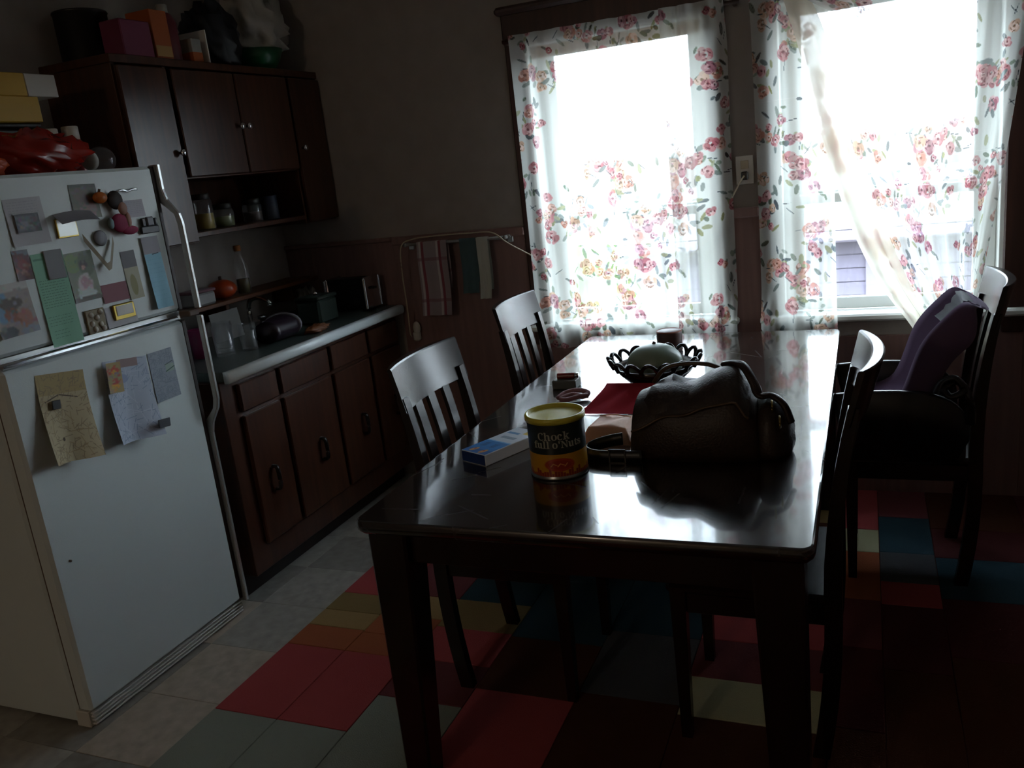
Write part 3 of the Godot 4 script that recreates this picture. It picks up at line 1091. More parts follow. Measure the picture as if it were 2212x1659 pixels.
	lathe(st, [Vector2(0.0, 0.0), Vector2(0.062, 0.0), Vector2(0.066, 0.006), Vector2(0.060, 0.012), Vector2(0.085, 0.03), Vector2(0.118, 0.062), Vector2(0.138, 0.088), Vector2(0.131, 0.089), Vector2(0.110, 0.064), Vector2(0.078, 0.034), Vector2(0.04, 0.018), Vector2(0.0, 0.016)], 48)
	obj("bowl_body", st, M.bowl_glaze, bowl)
	var lp := new_st(false)
	var loop := []
	for k in 11:
		var a := PI * k / 10.0
		loop.append(Vector3(0.135 + 0.020 * sin(a), 0.083 + 0.036 * sin(a), 0.0265 * cos(a)))
	tube(lp, loop, 0.0062, 8, 1.2)
	var lm := mesh_of(lp)
	for k in 17:
		var o := obj("rim_loop", lm, M.bowl_glaze, bowl)
		o.rotation.y = TAU * k / 17.0
	# melon
	m = mat("melon_skin", "ffffff", 0.35)
	m.albedo_texture = tex(ramp_img(noise_img(128, 128, 0.03, 40), Color("768a7a"), Color("93a598")))
	m.uv1_triplanar = true
	m.uv1_scale = Vector3.ONE * 4.0
	var mel := thing("melon", "smooth grey-green melon resting in the dark bowl", "melon", Vector3(-0.655, TY + 0.026, -2.745), 0.2)
	st = new_st(false)
	var pr := []
	for k in 19:
		var a := PI * k / 18.0
		pr.append(Vector2(sin(a) * 0.088, 0.066 - cos(a) * 0.066))
	lathe(st, pr, 36)
	var mb := obj("rind", st, M.melon_skin, mel)
	mb.scale = Vector3(1.06, 1.0, 0.92)
	st = new_st(false)
	tube(st, [Vector3(0, 0.130, 0), Vector3(0.003, 0.137, 0.002)], 0.006, 8)
	obj("stem", st, M.bark, mel)
	# terracotta pot
	mat("terracotta", "8c4a33", 0.7)
	mat("pot_glaze", "5a4038", 0.5)
	var pot := thing("terracotta_pot", "small terracotta pot standing behind the bowl near the window", "pot", Vector3(-0.722, TY, -3.30))
	st = new_st(false)
	lathe(st, [Vector2(0, 0), Vector2(0.046, 0), Vector2(0.050, 0.004), Vector2(0.050, 0.074), Vector2(0.050, 0.080), Vector2(0.047, 0.083)], 36)
	obj("outer_wall", st, M.pot_glaze, pot)
	st = new_st(false)
	var seg := 36
	var inner := []
	for p in [Vector2(0.0502, 0.079), Vector2(0.0485, 0.0845), Vector2(0.045, 0.083), Vector2(0.044, 0.05), Vector2(0.043, 0.012), Vector2(0.0, 0.011)]:
		var rg := []
		for j in seg:
			rg.append(Vector3(cos(TAU * j / seg) * p.x, p.y, sin(TAU * j / seg) * p.x))
		inner.append(rg)
	loft(st, inner, true, false)
	obj("inside", st, M.terracotta, pot)
	build_purse()

func build_purse() -> void:
	var m := mat("bag_leather", "ffffff", 0.5)
	m.albedo_texture = tex(ramp_img(noise_img(256, 256, 0.05, 51), Color("1d1310"), Color("382418")))
	m.uv1_triplanar = true
	m.uv1_scale = Vector3.ONE * 4.0
	m.heightmap_enabled = true
	m.heightmap_texture = tex(noise_img(256, 256, 0.12, 52))
	m.heightmap_scale = 0.12
	mat("bag_trim", "4a3620", 0.45)
	mat("brass", "8d7a4a", 0.3, 0.9)
	var bag := thing("handbag", "large dark brown leather handbag slumped in the middle of the table", "handbag", Vector3(-0.405, TY, -2.17))
	# slumped body: rings along x, each a rounded outline in y and z
	var st := new_st(false)
	var rings := []
	var prof := [[-0.185, 0.070, 0.045], [-0.178, 0.110, 0.075], [-0.155, 0.150, 0.100], [-0.115, 0.178, 0.115], [-0.06, 0.192, 0.12], [-0.01, 0.180, 0.12], [0.03, 0.190, 0.12], [0.07, 0.205, 0.118], [0.105, 0.208, 0.112], [0.13, 0.185, 0.105], [0.15, 0.152, 0.098], [0.165, 0.10, 0.075]]
	for p in prof:
		var ring := []
		var h: float = p[1]
		var w: float = p[2]
		var q := [[-1.0, 0.12], [-1.04, 0.4], [-0.93, 0.72], [-0.66, 0.93], [-0.3, 1.0], [0.0, 0.97], [0.3, 1.0], [0.62, 0.93], [0.92, 0.72], [1.05, 0.4], [1.0, 0.12], [0.9, 0.0], [0.3, 0.0], [-0.3, 0.0], [-0.9, 0.0]]
		for e in q:
			var sag := 0.006 * sin(p[0] * 60.0 + e[0] * 5.0)
			ring.append(Vector3(p[0] + 0.012 * e[1] * sin(p[0] * 25.0), maxf(0.0, h * e[1] + (sag if e[1] > 0.2 else 0.0)), e[0] * w))
		rings.append(ring)
	loft(st, rings)
	obj("bag_body", st, M.bag_leather, bag)
	# flap lying over the front, with a piped edge
	st = new_st(false)
	var flap := func(u: float, v: float) -> Vector3:
		var x := lerpf(-0.158, 0.138, u)
		var top := 0.150 + 0.055 * sin(clampf(u * 1.9, 0, 1.57)) - 0.020 * exp(-pow((u - 0.48) * 7.0, 2)) + 0.012 * u - 0.05 * smoothstep(0.88, 1.0, u)
		var a := lerpf(-0.6, 1.35 - 0.15 * u, v)
		return Vector3(x, top - 0.085 * (1.0 - cos(a)) + 0.006 + 0.006 * sin(u * 9.0 + v * 4.0) * v, 0.128 * sin(a) - 0.003 + 0.003 * sin(u * 20.0))
	sheet(st, 30, 12, flap)
	obj("flap", st, M.bag_leather, bag)
	st = new_st(false)
	var ed := []
	for k in 31:
		ed.append(flap.call(k / 30.0, 1.0))
	tube(st, ed, 0.0035, 6)
	obj("flap_piping", st, M.bag_trim, bag)
	# shoulder strap lying over the top and falling down the right end
	st = new_st(false)
	tube(st, smooth_path([Vector3(0.06, 0.218, -0.05), Vector3(0.095, 0.228, -0.02), Vector3(0.12, 0.222, 0.01), Vector3(0.145, 0.185, 0.035), Vector3(0.158, 0.160, 0.05), Vector3(0.185, 0.158, 0.04), Vector3(0.215, 0.135, 0.045), Vector3(0.232, 0.09, 0.05)], 6), 0.008, 8, 1.7)
	obj("strap", st, M.bag_leather, bag)
	st = new_st(false)
	tube(st, smooth_path([Vector3(-0.135, 0.165, -0.07), Vector3(-0.10, 0.205, -0.06), Vector3(-0.05, 0.218, -0.06), Vector3(0.01, 0.216, -0.06), Vector3(0.045, 0.205, -0.06)], 6), 0.006, 8, 1.6)
	obj("handle", st, M.bag_trim, bag)
	for p in [Vector3(0.190, 0.142, 0.082), Vector3(0.208, 0.105, 0.092)]:
		st = new_st(false)
		var rg := []
		for k in 17:
			rg.append(p + Vector3(0.002 * cos(TAU * k / 16.0), 0.014 * sin(TAU * k / 16.0), 0.016 * cos(TAU * k / 16.0)))
		tube(st, rg, 0.0028, 6)
		obj("buckle_ring", st, M.brass, bag)
	# side pocket with a piped edge on the right end
	st = new_st(false)
	var pk := []
	for k in 12:
		var f := k / 11.0
		var ring2 := []
		var w := sqrt(maxf(0.02, 1.0 - pow(f * 1.25 - 0.35, 2) / 0.81))
		for j in 18:
			var a := TAU * j / 18.0
			ring2.append(Vector3(0.178 + 0.056 * w * cos(a) + 0.004 * sin(a * 5.0 + f * 9.0), 0.002 + f * 0.148, 0.095 * sin(a) * w))
		pk.append(ring2)
	loft(st, pk)
	obj("side_pocket", st, M.bag_leather, bag)
	# peach wallet lying at the left end
	mat("wallet_leather", "ecb494", 0.55, 0.0, 0.35)
	var wal := thing("wallet", "peach leather wallet poking out beside the handbag", "wallet", Vector3(-0.678, TY, -2.258), -0.08)
	st = new_st(false)
	sheet(st, 16, 16, func(u: float, v: float) -> Vector3:
		var e := minf(minf(u, 1 - u), minf(v, 1 - v))
		return Vector3(lerpf(-0.068, 0.080, u), 0.046 * sqrt(smoothstep(0.0, 0.16, e)) + 0.004 * sin(u * 9.0 + v * 4.0) * smoothstep(0.05, 0.3, e), lerpf(-0.075, 0.075, v)))
	obj("wallet_body", st, M.wallet_leather, wal)
	st = new_st(false)
	tube(st, smooth_path([Vector3(-0.05, 0.048, -0.04), Vector3(0.0, 0.0495, -0.045), Vector3(0.05, 0.0485, -0.03)], 6), 0.0022, 6)
	obj("seam", st, M.wallet_leather, wal)
	# black belt loop standing on edge in front of the wallet
	var belt := thing("belt", "narrow black belt curled on edge in front of the peach wallet", "belt", Vector3(-0.625, TY, -2.075))
	st = new_st(false)
	var pth := smooth_path([Vector3(0.085, 0, 0.031), Vector3(0.03, 0, 0.034), Vector3(-0.04, 0, 0.03), Vector3(-0.072, 0.002, 0.004), Vector3(-0.06, 0.008, -0.025), Vector3(-0.02, 0.018, -0.038), Vector3(0.018, 0.025, -0.04)], 6)
	var br := []
	for i in pth.size():
		var p: Vector3 = pth[i]
		var d: Vector3 = (pth[mini(i + 1, pth.size() - 1)] - pth[maxi(i - 1, 0)]).normalized()
		var nn := Vector3(-d.z, 0, d.x) * 0.0018
		br.append([p + nn, p - nn, p - nn + Vector3(0, 0.034, 0), p + nn + Vector3(0, 0.034, 0)])
	loft(st, br)
	obj("belt_strap", st, M.black, belt)
	st = new_st()
	for q in [[0.0, 0.036], [0.042, 0.036]]:
		rbox(st, Vector3(q[0], 0.019, q[1]), Vector3(0.005, 0.038, 0.003), 0.001)
	for q in [0.0015, 0.0365]:
		rbox(st, Vector3(0.021, q, 0.036), Vector3(0.046, 0.004, 0.003), 0.001)
	obj("belt_buckle", st, M.pull_dark, belt)

# ---------------------------------------------------------------- refrigerator
const FX := -2.215
const FZ0 := -1.595
const FZ1 := -2.335

func build_fridge() -> void:
	var f := thing("refrigerator", "white two-door refrigerator covered in papers and magnets", "refrigerator", Vector3.ZERO)
	var st := new_st()
	box2(st, Vector3(-2.815, 0.012, FZ1 + 0.005), Vector3(-2.285, 1.672, FZ0 - 0.005), 0.008)
	obj("cabinet_body", st, M.fridge_enamel, f)
	for d in [[0.062, 1.150, "refrigerator_door"], [1.188, 1.678, "freezer_door"]]:
		st = new_st()
		box2(st, Vector3(-2.272, d[0], FZ1 + 0.028), Vector3(FX, d[1], FZ0), 0.010)
		var dr := obj(d[2], st, M.fridge_enamel, f)
		st = new_st()
		box2(st, Vector3(-2.286, d[0] + 0.01, FZ1 + 0.04), Vector3(-2.270, d[1] - 0.01, FZ0 - 0.012), 0.002)
		obj("gasket", st, M.gasket, dr)
		# dark strip and bright trim along the handle side
		st = new_st()
		box2(st, Vector3(-2.270, d[0], FZ1 + 0.012), Vector3(FX - 0.006, d[1], FZ1 + 0.029), 0.002)
		obj("dark_strip", st, M.strip_brown, dr)
		st = new_st(false)
		var pth: Array
		if d[0] > 1.0:
			pth = [Vector3(-2.212, 1.682, FZ1 + 0.006), Vector3(-2.212, 1.60, FZ1 + 0.006), Vector3(-2.205, 1.565, FZ1 + 0.004), Vector3(-2.172, 1.515, FZ1 - 0.004), Vector3(-2.166, 1.48, FZ1 - 0.005), Vector3(-2.166, 1.30, FZ1 - 0.005), Vector3(-2.166, 1.188, FZ1 - 0.005)]
		else:
			pth = [Vector3(-2.166, 1.160, FZ1 - 0.005), Vector3(-2.166, 1.0, FZ1 - 0.005), Vector3(-2.166, 0.855, FZ1 - 0.005), Vector3(-2.174, 0.82, FZ1 - 0.003), Vector3(-2.204, 0.765, FZ1 + 0.004), Vector3(-2.212, 0.73, FZ1 + 0.006), Vector3(-2.212, 0.3, FZ1 + 0.006), Vector3(-2.212, 0.05, FZ1 + 0.006)]
		var rr := []
		for p in pth:
			rr.append([p + Vector3(0.007, 0, 0.003), p + Vector3(0.007, 0, -0.006), p + Vector3(-0.003, 0, -0.011), p + Vector3(-0.03 if p.x < -2.2 else -0.012, 0, -0.011), p + Vector3(-0.03 if p.x < -2.2 else -0.012, 0, 0.006), p + Vector3(0.003, 0, 0.006)])
		st.set_smooth_group(-1)
		loft(st, rr)
		obj("handle", st, M.trim_silver, dr)
	# bright band between the two doors
	st = new_st()
	box2(st, Vector3(-2.286, 1.152, FZ1 + 0.02), Vector3(-2.232, 1.186, FZ0 - 0.002), 0.003)
	obj("divider", st, M.trim_silver, f)
	st = new_st()
	box2(st, Vector3(-2.232, 1.153, FZ1 + 0.05), Vector3(-2.208, 1.172, FZ0 + 0.0), 0.006)
	obj("door_trim", st, M.chrome, f)
	st = new_st()
	rbox(st, Vector3(-2.19, 1.174, FZ1 + 0.02), Vector3(0.05, 0.02, 0.05), 0.004)
	obj("handle_bracket", st, M.gasket, f)
	# louvred grille at the foot
	st = new_st()
	box2(st, Vector3(-2.30, 0.0, FZ1 + 0.01), Vector3(-2.242, 0.056, FZ0 - 0.005), 0.003)
	var gr := obj("grille", st, M.white_plastic, f)
	for k in 4:
		st = new_st()
		rbox(st, Vector3(-2.236, 0.010 + k * 0.0125, (FZ0 + FZ1) / 2), Vector3(0.016, 0.0055, absf(FZ1 - FZ0) - 0.03), 0.001)
		obj("louvre", st, M.white_plastic, gr)
	st = new_st(false)
	tube(st, [Vector3(FX - 0.002, 0.55, -1.652), Vector3(FX + 0.006, 0.55, -1.652)], 0.004, 8)
	obj("door_dimple", st, M.gasket, f)

func paper(called: String, label: String, cat: String, ya: float, yb: float, za: float, zb: float, material: Material, tilt := 0.0, curl := 0.012, gap := 0.0012) -> Node3D:
	# a sheet on the door: za is the edge towards the camera, zb the far edge, tilt turns it in its plane
	var c := Vector3(FX, (ya + yb) / 2, (za + zb) / 2)
	var w := absf(zb - za)
	var h := absf(ya - yb)
	var st := new_st(false)
	sheet(st, 10, 12, func(u: float, v: float) -> Vector3:
		var lift := gap + curl * v * v * (0.35 + 1.1 * absf(u - 0.45)) + 0.10 * curl * v * (1.0 + sin(u * 7.0 + v * 3.0))
		return Vector3(lift, lerpf(h / 2, -h / 2, v), lerpf(w / 2, -w / 2, u)))
	var o := obj(called, st, material)
	o.position = c
	o.rotation.x = tilt
	tag(o, label, cat, "papers and magnets on the refrigerator")
	return o

func print_mat(key: String, w: int, h: int, base: String, ops: Array, rough := 0.6, soft := 0) -> StandardMaterial3D:
	var img := Image.create(w, h, false, Image.FORMAT_RGB8)
	img.fill(Color(base))
	for o in ops:
		match o[0]:
			"r":
				img.fill_rect(Rect2i(o[1], o[2], o[3], o[4]), Color(o[5]))
			"d":
				dot(img, o[1], o[2], o[3], o[4], o[5], Color(o[6]))
			"l":
				stroke(img, Vector2(o[1], o[2]), Vector2(o[3], o[4]), o[5], Color(o[6]))
			"t":   # rows of small print
				rng.seed = int(o[1] + o[2])
				var y: int = o[2]
				while y < o[2] + o[4]:
					var x: int = o[1]
					while x < o[1] + o[3]:
						var n := rng.randi_range(4, 14)
						img.fill_rect(Rect2i(x, y, mini(n, o[1] + o[3] - x), 2), Color(o[5]))
						x += n + 4
					y += o[6]
			"s":   # speckles
				rng.seed = 8
				for k in o[1]:
					var p := Vector2(rng.randf() * w, rng.randf() * h)
					stroke(img, p, p + Vector2(rng.randfn(0, o[2]), rng.randfn(0, o[2])), 0.5, Color(o[3]))
	if soft > 0:
		rng.seed = w + h
		for k in 60:
			var q := Vector2(rng.randf() * w, rng.randf() * h)
			var col := img.get_pixel(int(q.x), int(q.y))
			dot(img, q.x + rng.randfn(0, 8), q.y + rng.randfn(0, 8), rng.randf_range(3, 12), rng.randf_range(3, 9), rng.randf() * 3.0, col.lerp(Color(rng.randf(), rng.randf(), rng.randf()), 0.08))
		img.resize(w / soft, h / soft, Image.INTERPOLATE_TRILINEAR)
		img.resize(w, h, Image.INTERPOLATE_CUBIC)
	var m := mat(key, "ffffff", rough)
	m.albedo_texture = tex(img)
	m.cull_mode = BaseMaterial3D.CULL_DISABLED
	return m

func build_fridge_papers() -> void:
	var st: SurfaceTool
	print_mat("print_green", 128, 384, "7fb598", [["r", 6, 20, 40, 8, "5f8f78"], ["t", 10, 110, 100, 120, "4c7563", 11], ["t", 10, 260, 96, 40, "55806c", 12], ["t", 20, 320, 60, 40, "567f6d", 14]])
	paper("printed_sheet", "long mint green printed sheet on the freezer door", "paper", 1.452, 1.178, -1.772, -1.882, M.print_green, 0.0, 0.006)
	mat("grey_card", "7d7d80", 0.6)
	st = new_st()
	rbox(st, Vector3.ZERO, Vector3(0.004, 0.085, 0.062), 0.001)
	var o := obj("magnet_card", st, M.grey_card)
	o.position = Vector3(FX + 0.0045, 1.415, -1.845)
	tag(o, "plain grey magnet card holding the mint green sheet", "magnet", "papers and magnets on the refrigerator")
	print_mat("print_blue", 96, 256, "7fb3c8", [["r", 0, 0, 96, 60, "8f8d95"], ["t", 8, 80, 80, 160, "76a8bf", 16], ["l", 46, 62, 80, 60, 1.0, "22303a"]])
	paper("note_pad", "pale blue lined list pad hanging by the freezer handle", "note pad", 1.452, 1.212, -2.188, -2.262, M.print_blue, 0.0, 0.012, 0.006)
	print_mat("print_girl", 128, 192, "6f7a60", [["d", 30, 40, 40, 40, 0, "6f8a4a"], ["d", 90, 50, 40, 50, 0, "4d5a3a"], ["d", 78, 52, 18, 20, 0, "2c2019"], ["d", 74, 62, 10, 12, 0, "b08a76"], ["d", 66, 130, 36, 46, 0, "c6b8b8"], ["d", 66, 120, 20, 26, 0, "a8838a"], ["d", 66, 165, 48, 18, 0, "b9c6c2"], ["r", 0, 172, 128, 20, "4a4436"]], 0.45, 6)
	paper("snapshot", "small outdoor snapshot with a white dress on the freezer door", "photograph", 1.440, 1.290, -1.884, -1.986, M.print_girl, 0.02, 0.004)
	mat("pink_card", "8a5a62", 0.7)
	paper("pink_note", "dusty pink blank card on the lower freezer door", "paper", 1.326, 1.268, -1.990, -2.094, M.pink_card, 0.0, 0.003)
	print_mat("print_couple", 128, 160, "9a8f88", [["d", 24, 60, 30, 60, 0, "6f8fae"], ["d", 52, 92, 22, 26, 0, "8a4f38"], ["d", 92, 110, 26, 30, 0, "a87060"], ["d", 60, 60, 40, 20, 0, "5c5148"], ["d", 30, 145, 30, 20, 0, "30343c"], ["d", 100, 150, 34, 14, 0, "8c94a4"], ["r", 0, 0, 128, 24, "b9b6b2"]], 0.45, 6)
	paper("snapshot", "larger white-bordered snapshot at lower edge of the freezer door", "photograph", 1.385, 1.238, -1.618, -1.742, M.print_couple, 0.03, 0.006)
	print_mat("print_red", 64, 96, "5a1f22", [["d", 30, 40, 20, 26, 0, "7d2a2c"], ["d", 34, 70, 16, 10, 0, "a06a60"], ["r", 0, 0, 64, 14, "6a6876"]], 0.45, 6)
	paper("snapshot", "small dark red snapshot beside the mint green sheet", "photograph", 1.470, 1.385, -1.716, -1.768, M.print_red, 0.0, 0.003)
	print_mat("print_white", 128, 160, "b5b5b8", [["t", 12, 12, 100, 40, "a4a4aa", 9]])
	paper("white_sheet", "white sheet behind the dark framed snapshot on freezer door", "paper", 1.612, 1.480, -1.728, -1.852, M.print_white, 0.02, 0.004)
	print_mat("print_dark", 96, 64, "3a3842", [["r", 8, 8, 80, 48, "5c5a68"], ["d", 30, 34, 24, 12, 0, "77757f"], ["d", 66, 30, 18, 16, 0, "4a3a3c"]], 0.45, 6)
	paper("snapshot", "dark bordered grey snapshot over the white sheet", "photograph", 1.568, 1.516, -1.750, -1.828, M.print_dark, 0.0, 0.002, 0.006)
	print_mat("print_olive", 96, 128, "4a4a30", [["d", 40, 40, 30, 30, 0, "5c4a36"], ["d", 60, 90, 26, 30, 0, "7a5a52"], ["r", 0, 0, 96, 14, "3a3d24"]], 0.45, 6)
	paper("snapshot", "dark olive snapshot at the top of the freezer door", "photograph", 1.637, 1.535, -1.955, -2.056, M.print_olive, -0.02, 0.004)
	print_mat("print_pale", 96, 96, "b0aeb6", [["t", 10, 12, 76, 70, "9c9aa6", 10]])
	paper("white_card", "pale card pinned beside the freezer handle", "paper", 1.575, 1.520, -2.155, -2.235, M.print_pale, 0.0, 0.003)
	paper("white_sheet", "white sheet under the gold framed magnet", "paper", 1.256, 1.190, -1.985, -2.108, M.print_white, 0.02, 0.002)
	print_mat("print_beige", 64, 128, "a8a48c", [["d", 30, 90, 16, 30, 0, "8c8a60"], ["r", 0, 0, 64, 44, "6a6a6e"]])
	paper("bookmark_card", "narrow beige card left of the pale blue list pad", "paper", 1.418, 1.262, -2.096, -2.155, M.print_beige, 0.02, 0.003)
	# flap of grey card and folded strips
	mat("flap_grey", "87858c", 0.6)
	var fl := new_st(false)
	sheet(fl, 6, 6, func(u: float, v: float) -> Vector3: return Vector3(0.004 + 0.045 * v, 0.004 - 0.030 * v + 0.006 * sin(u * 3.0), lerpf(0.07, -0.07, u) + 0.01 * v))
	var o2 := obj("curled_card", fl, M.flap_grey)
	o2.position = Vector3(FX, 1.552, -1.945)
	tag(o2, "grey card curling out above the mirrored magnet", "paper", "papers and magnets on the refrigerator")
	st = new_st()
	rbox(st, Vector3.ZERO, Vector3(0.006, 0.056, 0.074), 0.0015)
	var mm := thing("mirror_magnet", "small gold-edged mirror magnet under the curled grey card", "magnet", Vector3(FX + 0.0045, 1.514, -1.915), 0, "papers and magnets on the refrigerator")
	mat("gold", "a8924a", 0.3, 0.8)
	obj("frame", st, M.gold, mm)
	st = new_st()
	rbox(st, Vector3(0.0032, 0.001, 0), Vector3(0.0012, 0.049, 0.067), 0.0003)
	mat("mirror_face", "d6dad8", 0.25, 0.3)
	obj("face", st, M.mirror_face, mm)
	fl = new_st(false)
	sheet(fl, 8, 3, func(u: float, v: float) -> Vector3:
		var k := absf(u - 0.55)
		return Vector3(0.004 + 0.018 * (1.0 - k * 1.8), -0.10 + k * 0.20 + lerpf(-0.012, 0.012, v), lerpf(0.055, -0.055, u)))
	mat("folded_paper", "98907e", 0.7)
	o2 = obj("folded_paper_strip", fl, M.folded_paper)
	o2.position = Vector3(FX, 1.470, -2.02)
	tag(o2, "paper strip folded into a V below the round magnet", "paper", "papers and magnets on the refrigerator")
	# round magnet, pumpkin magnet, doll magnet, train magnet, beaded magnet, framed magnet
	mat("round_grey", "6f7076", 0.5)
	st = new_st(false)
	var disc := []
	for p in [[0.001, 0.024], [0.005, 0.025], [0.008, 0.021]]:
		var rg := []
		for j in 20:
			rg.append(Vector3(p[0], sin(TAU * j / 20.0) * p[1], cos(TAU * j / 20.0) * p[1]))
		disc.append(rg)
	loft(st, disc)
	o2 = obj("round_magnet", st, M.round_grey)
	o2.position = Vector3(FX + 0.002, 1.470, -2.028)
	tag(o2, "round grey magnet in the middle of the freezer door", "magnet", "papers and magnets on the refrigerator")
	mat("pumpkin_orange", "b8682a", 0.4)
	mat("stalk_brown", "4a3520", 0.7)
	var pk := thing("pumpkin_magnet", "little orange pumpkin magnet near the top of the freezer door", "magnet", Vector3(FX + 0.016, 1.592, -2.052), 0, "papers and magnets on the refrigerator")
	st = new_st(false)
	var rings := []
	for k in 11:
		var a := PI * k / 10.0
		var rg2 := []
		for j in 24:
			var b := TAU * j / 24.0
			var r := 0.022 * sin(a) * (1.0 + 0.10 * absf(cos(b * 3.0)))
			rg2.append(Vector3(cos(b) * r * 0.7, -0.018 * cos(a), sin(b) * r))
		rings.append(rg2)
	loft(st, rings)
	obj("pumpkin", st, M.pumpkin_orange, pk)
	st = new_st(false)
	tube(st, [Vector3(0, 0.016, 0), Vector3(0.002, 0.026, -0.003)], 0.004, 6)
	obj("stalk", st, M.stalk_brown, pk)
	mat("doll_hair", "241713", 0.7)
	mat("doll_skin", "9a7362", 0.6)
	mat("doll_dress", "8a2048", 0.7)
	mat("doll_shirt", "7c8f92", 0.7)
	var dl := thing("doll_magnet", "doll-shaped magnet with dark hair and magenta dress on freezer door", "magnet", Vector3(FX + 0.019, 1.530, -2.115), 0, "papers and magnets on the refrigerator")
	for e in [["hair", Vector3(-0.002, 0.050, 0.008), Vector3(0.012, 0.030, 0.030), "doll_hair"], ["face", Vector3(0.006, 0.022, -0.008), Vector3(0.009, 0.021, 0.018), "doll_skin"], ["dress", Vector3(0.0, -0.022, 0.008), Vector3(0.012, 0.030, 0.036), "doll_dress"], ["arm", Vector3(0.004, -0.015, -0.022), Vector3(0.008, 0.026, 0.012), "doll_skin"], ["skirt", Vector3(0.002, -0.048, -0.024), Vector3(0.010, 0.014, 0.034), "doll_dress"], ["sleeve", Vector3(0.0, -0.02, 0.046), Vector3(0.008, 0.018, 0.012), "doll_shirt"]]:
		st = new_st(false)
		var rr := []
		for k in 9:
			var a := PI * k / 8.0
			var rg3 := []
			for j in 14:
				var b := TAU * j / 14.0
				rg3.append(e[1] + Vector3(cos(b) * sin(a) * e[2].x, -cos(a) * e[2].y, sin(b) * sin(a) * e[2].z))
			rr.append(rg3)
		loft(st, rr)
		obj(e[0], st, M[e[3]], dl)
	st = new_st(false)
	tube(st, smooth_path([Vector3(0, 0, 0.042), Vector3(0.002, 0.003, 0.02), Vector3(0, -0.002, 0), Vector3(0.002, 0.003, -0.02), Vector3(0, 0.002, -0.042)], 4), 0.0042, 8)
	o2 = obj("bar_magnet", st, M.chrome)
	o2.position = Vector3(FX + 0.0055, 1.606, -2.175)
	tag(o2, "shiny silver bar magnet at the top of the freezer door", "magnet", "papers and magnets on the refrigerator")
	mat("train_grey", "3d4047", 0.45)
	var tr := thing("train_magnet", "grey engine-shaped magnet next to the freezer handle", "magnet", Vector3(FX + 0.002, 1.486, -2.238), 0, "papers and magnets on the refrigerator")
	st = new_st()
	box2(st, Vector3(0, -0.024, -0.038), Vector3(0.010, 0.0, 0.042), 0.003)
	box2(st, Vector3(0.001, 0.0, 0.018), Vector3(0.011, 0.028, 0.034), 0.003)
	box2(st, Vector3(0.001, 0.0, -0.035), Vector3(0.011, 0.024, -0.022), 0.003)
	obj("engine_body", st, M.train_grey, tr)
	st = new_st()
	box2(st, Vector3(0.001, 0.0, -0.018), Vector3(0.012, 0.030, 0.012), 0.003)
	obj("cab", st, M.round_grey, tr)
	mat("bead_tan", "7a6d4e", 0.5)
	mat("bead_white", "b5b0a2", 0.3)
	var bd := thing("beaded_magnet", "tan square magnet studded with pale beads", "magnet", Vector3(FX + 0.004, 1.224, -1.942), 0, "papers and magnets on the refrigerator")
	st = new_st()
	rbox(st, Vector3.ZERO, Vector3(0.006, 0.074, 0.072), 0.002)
	obj("tile_back", st, M.bead_tan, bd)
	for q in [[0.022, 0.016], [0.010, -0.004], [0.026, -0.020], [-0.006, 0.018], [-0.012, -0.014], [-0.024, 0.010], [-0.026, -0.022]]:
		st = new_st(false)
		var rr2 := []
		for k in 6:
			var a := PI / 2 * k / 5.0
			var rg4 := []
			for j in 12:
				rg4.append(Vector3(0.003 + 0.006 * sin(a), q[0] + 0.009 * cos(a) * sin(TAU * j / 12.0), q[1] + 0.009 * cos(a) * cos(TAU * j / 12.0)))
			rr2.append(rg4)
		loft(st, rr2)
		obj("bead", st, M.bead_white, bd)
	var fm := thing("framed_magnet", "gold framed rectangular magnet low on the freezer door", "magnet", Vector3(FX + 0.006, 1.234, -2.056), 0, "papers and magnets on the refrigerator")
	st = new_st()
	rbox(st, Vector3.ZERO, Vector3(0.008, 0.050, 0.088), 0.003)
	obj("frame", st, M.gold, fm)
	st = new_st()
	rbox(st, Vector3(0.004, 0.004, 0), Vector3(0.004, 0.032, 0.068), 0.001)
	obj("face", st, M.white_plastic, fm)
	# lower door
	print_mat("print_brown", 192, 256, "b3a584", [["r", 0, 0, 192, 60, "a8966a"], ["s", 260, 14, "8d7f66"], ["l", 20, 78, 80, 62, 1.2, "5a5044"], ["l", 80, 62, 150, 76, 1.2, "5a5044"], ["d", 70, 190, 6, 6, 0, "5a5044"], ["s", 60, 24, "9c8a68"]], 0.8)
	paper("crumpled_drawing", "curling tan paper drawing on the lower refrigerator door", "paper", 1.105, 0.840, -1.672, -1.838, M.print_brown, -0.14, 0.055)
	print_mat("print_map", 192, 256, "aab4c4", [["s", 160, 22, "8593ab"], ["s", 60, 40, "b9c2cf"], ["r", 60, 0, 90, 26, "8f7a78"], ["d", 80, 60, 20, 14, 0, "8f9cb8"]], 0.7)
	paper("folded_map", "pale blue creased map sheet on the lower refrigerator door", "map", 1.085, 0.820, -1.912, -2.092, M.print_map, -0.12, 0.05)
	print_mat("print_sticker", 64, 128, "a08a50", [["d", 34, 34, 22, 14, 0, "b8421f"], ["d", 32, 40, 12, 8, 0, "d68a2a"], ["r", 8, 54, 48, 8, "8a7a6a"], ["d", 36, 80, 20, 12, 0, "a83a24"], ["d", 30, 100, 20, 12, 0, "d0922c"]], 0.45, 6)
	paper("candy_wrapper", "small yellow and red printed wrapper over the map's corner", "wrapper", 1.088, 0.992, -1.918, -1.974, M.print_sticker, -0.12, 0.004, 0.022)
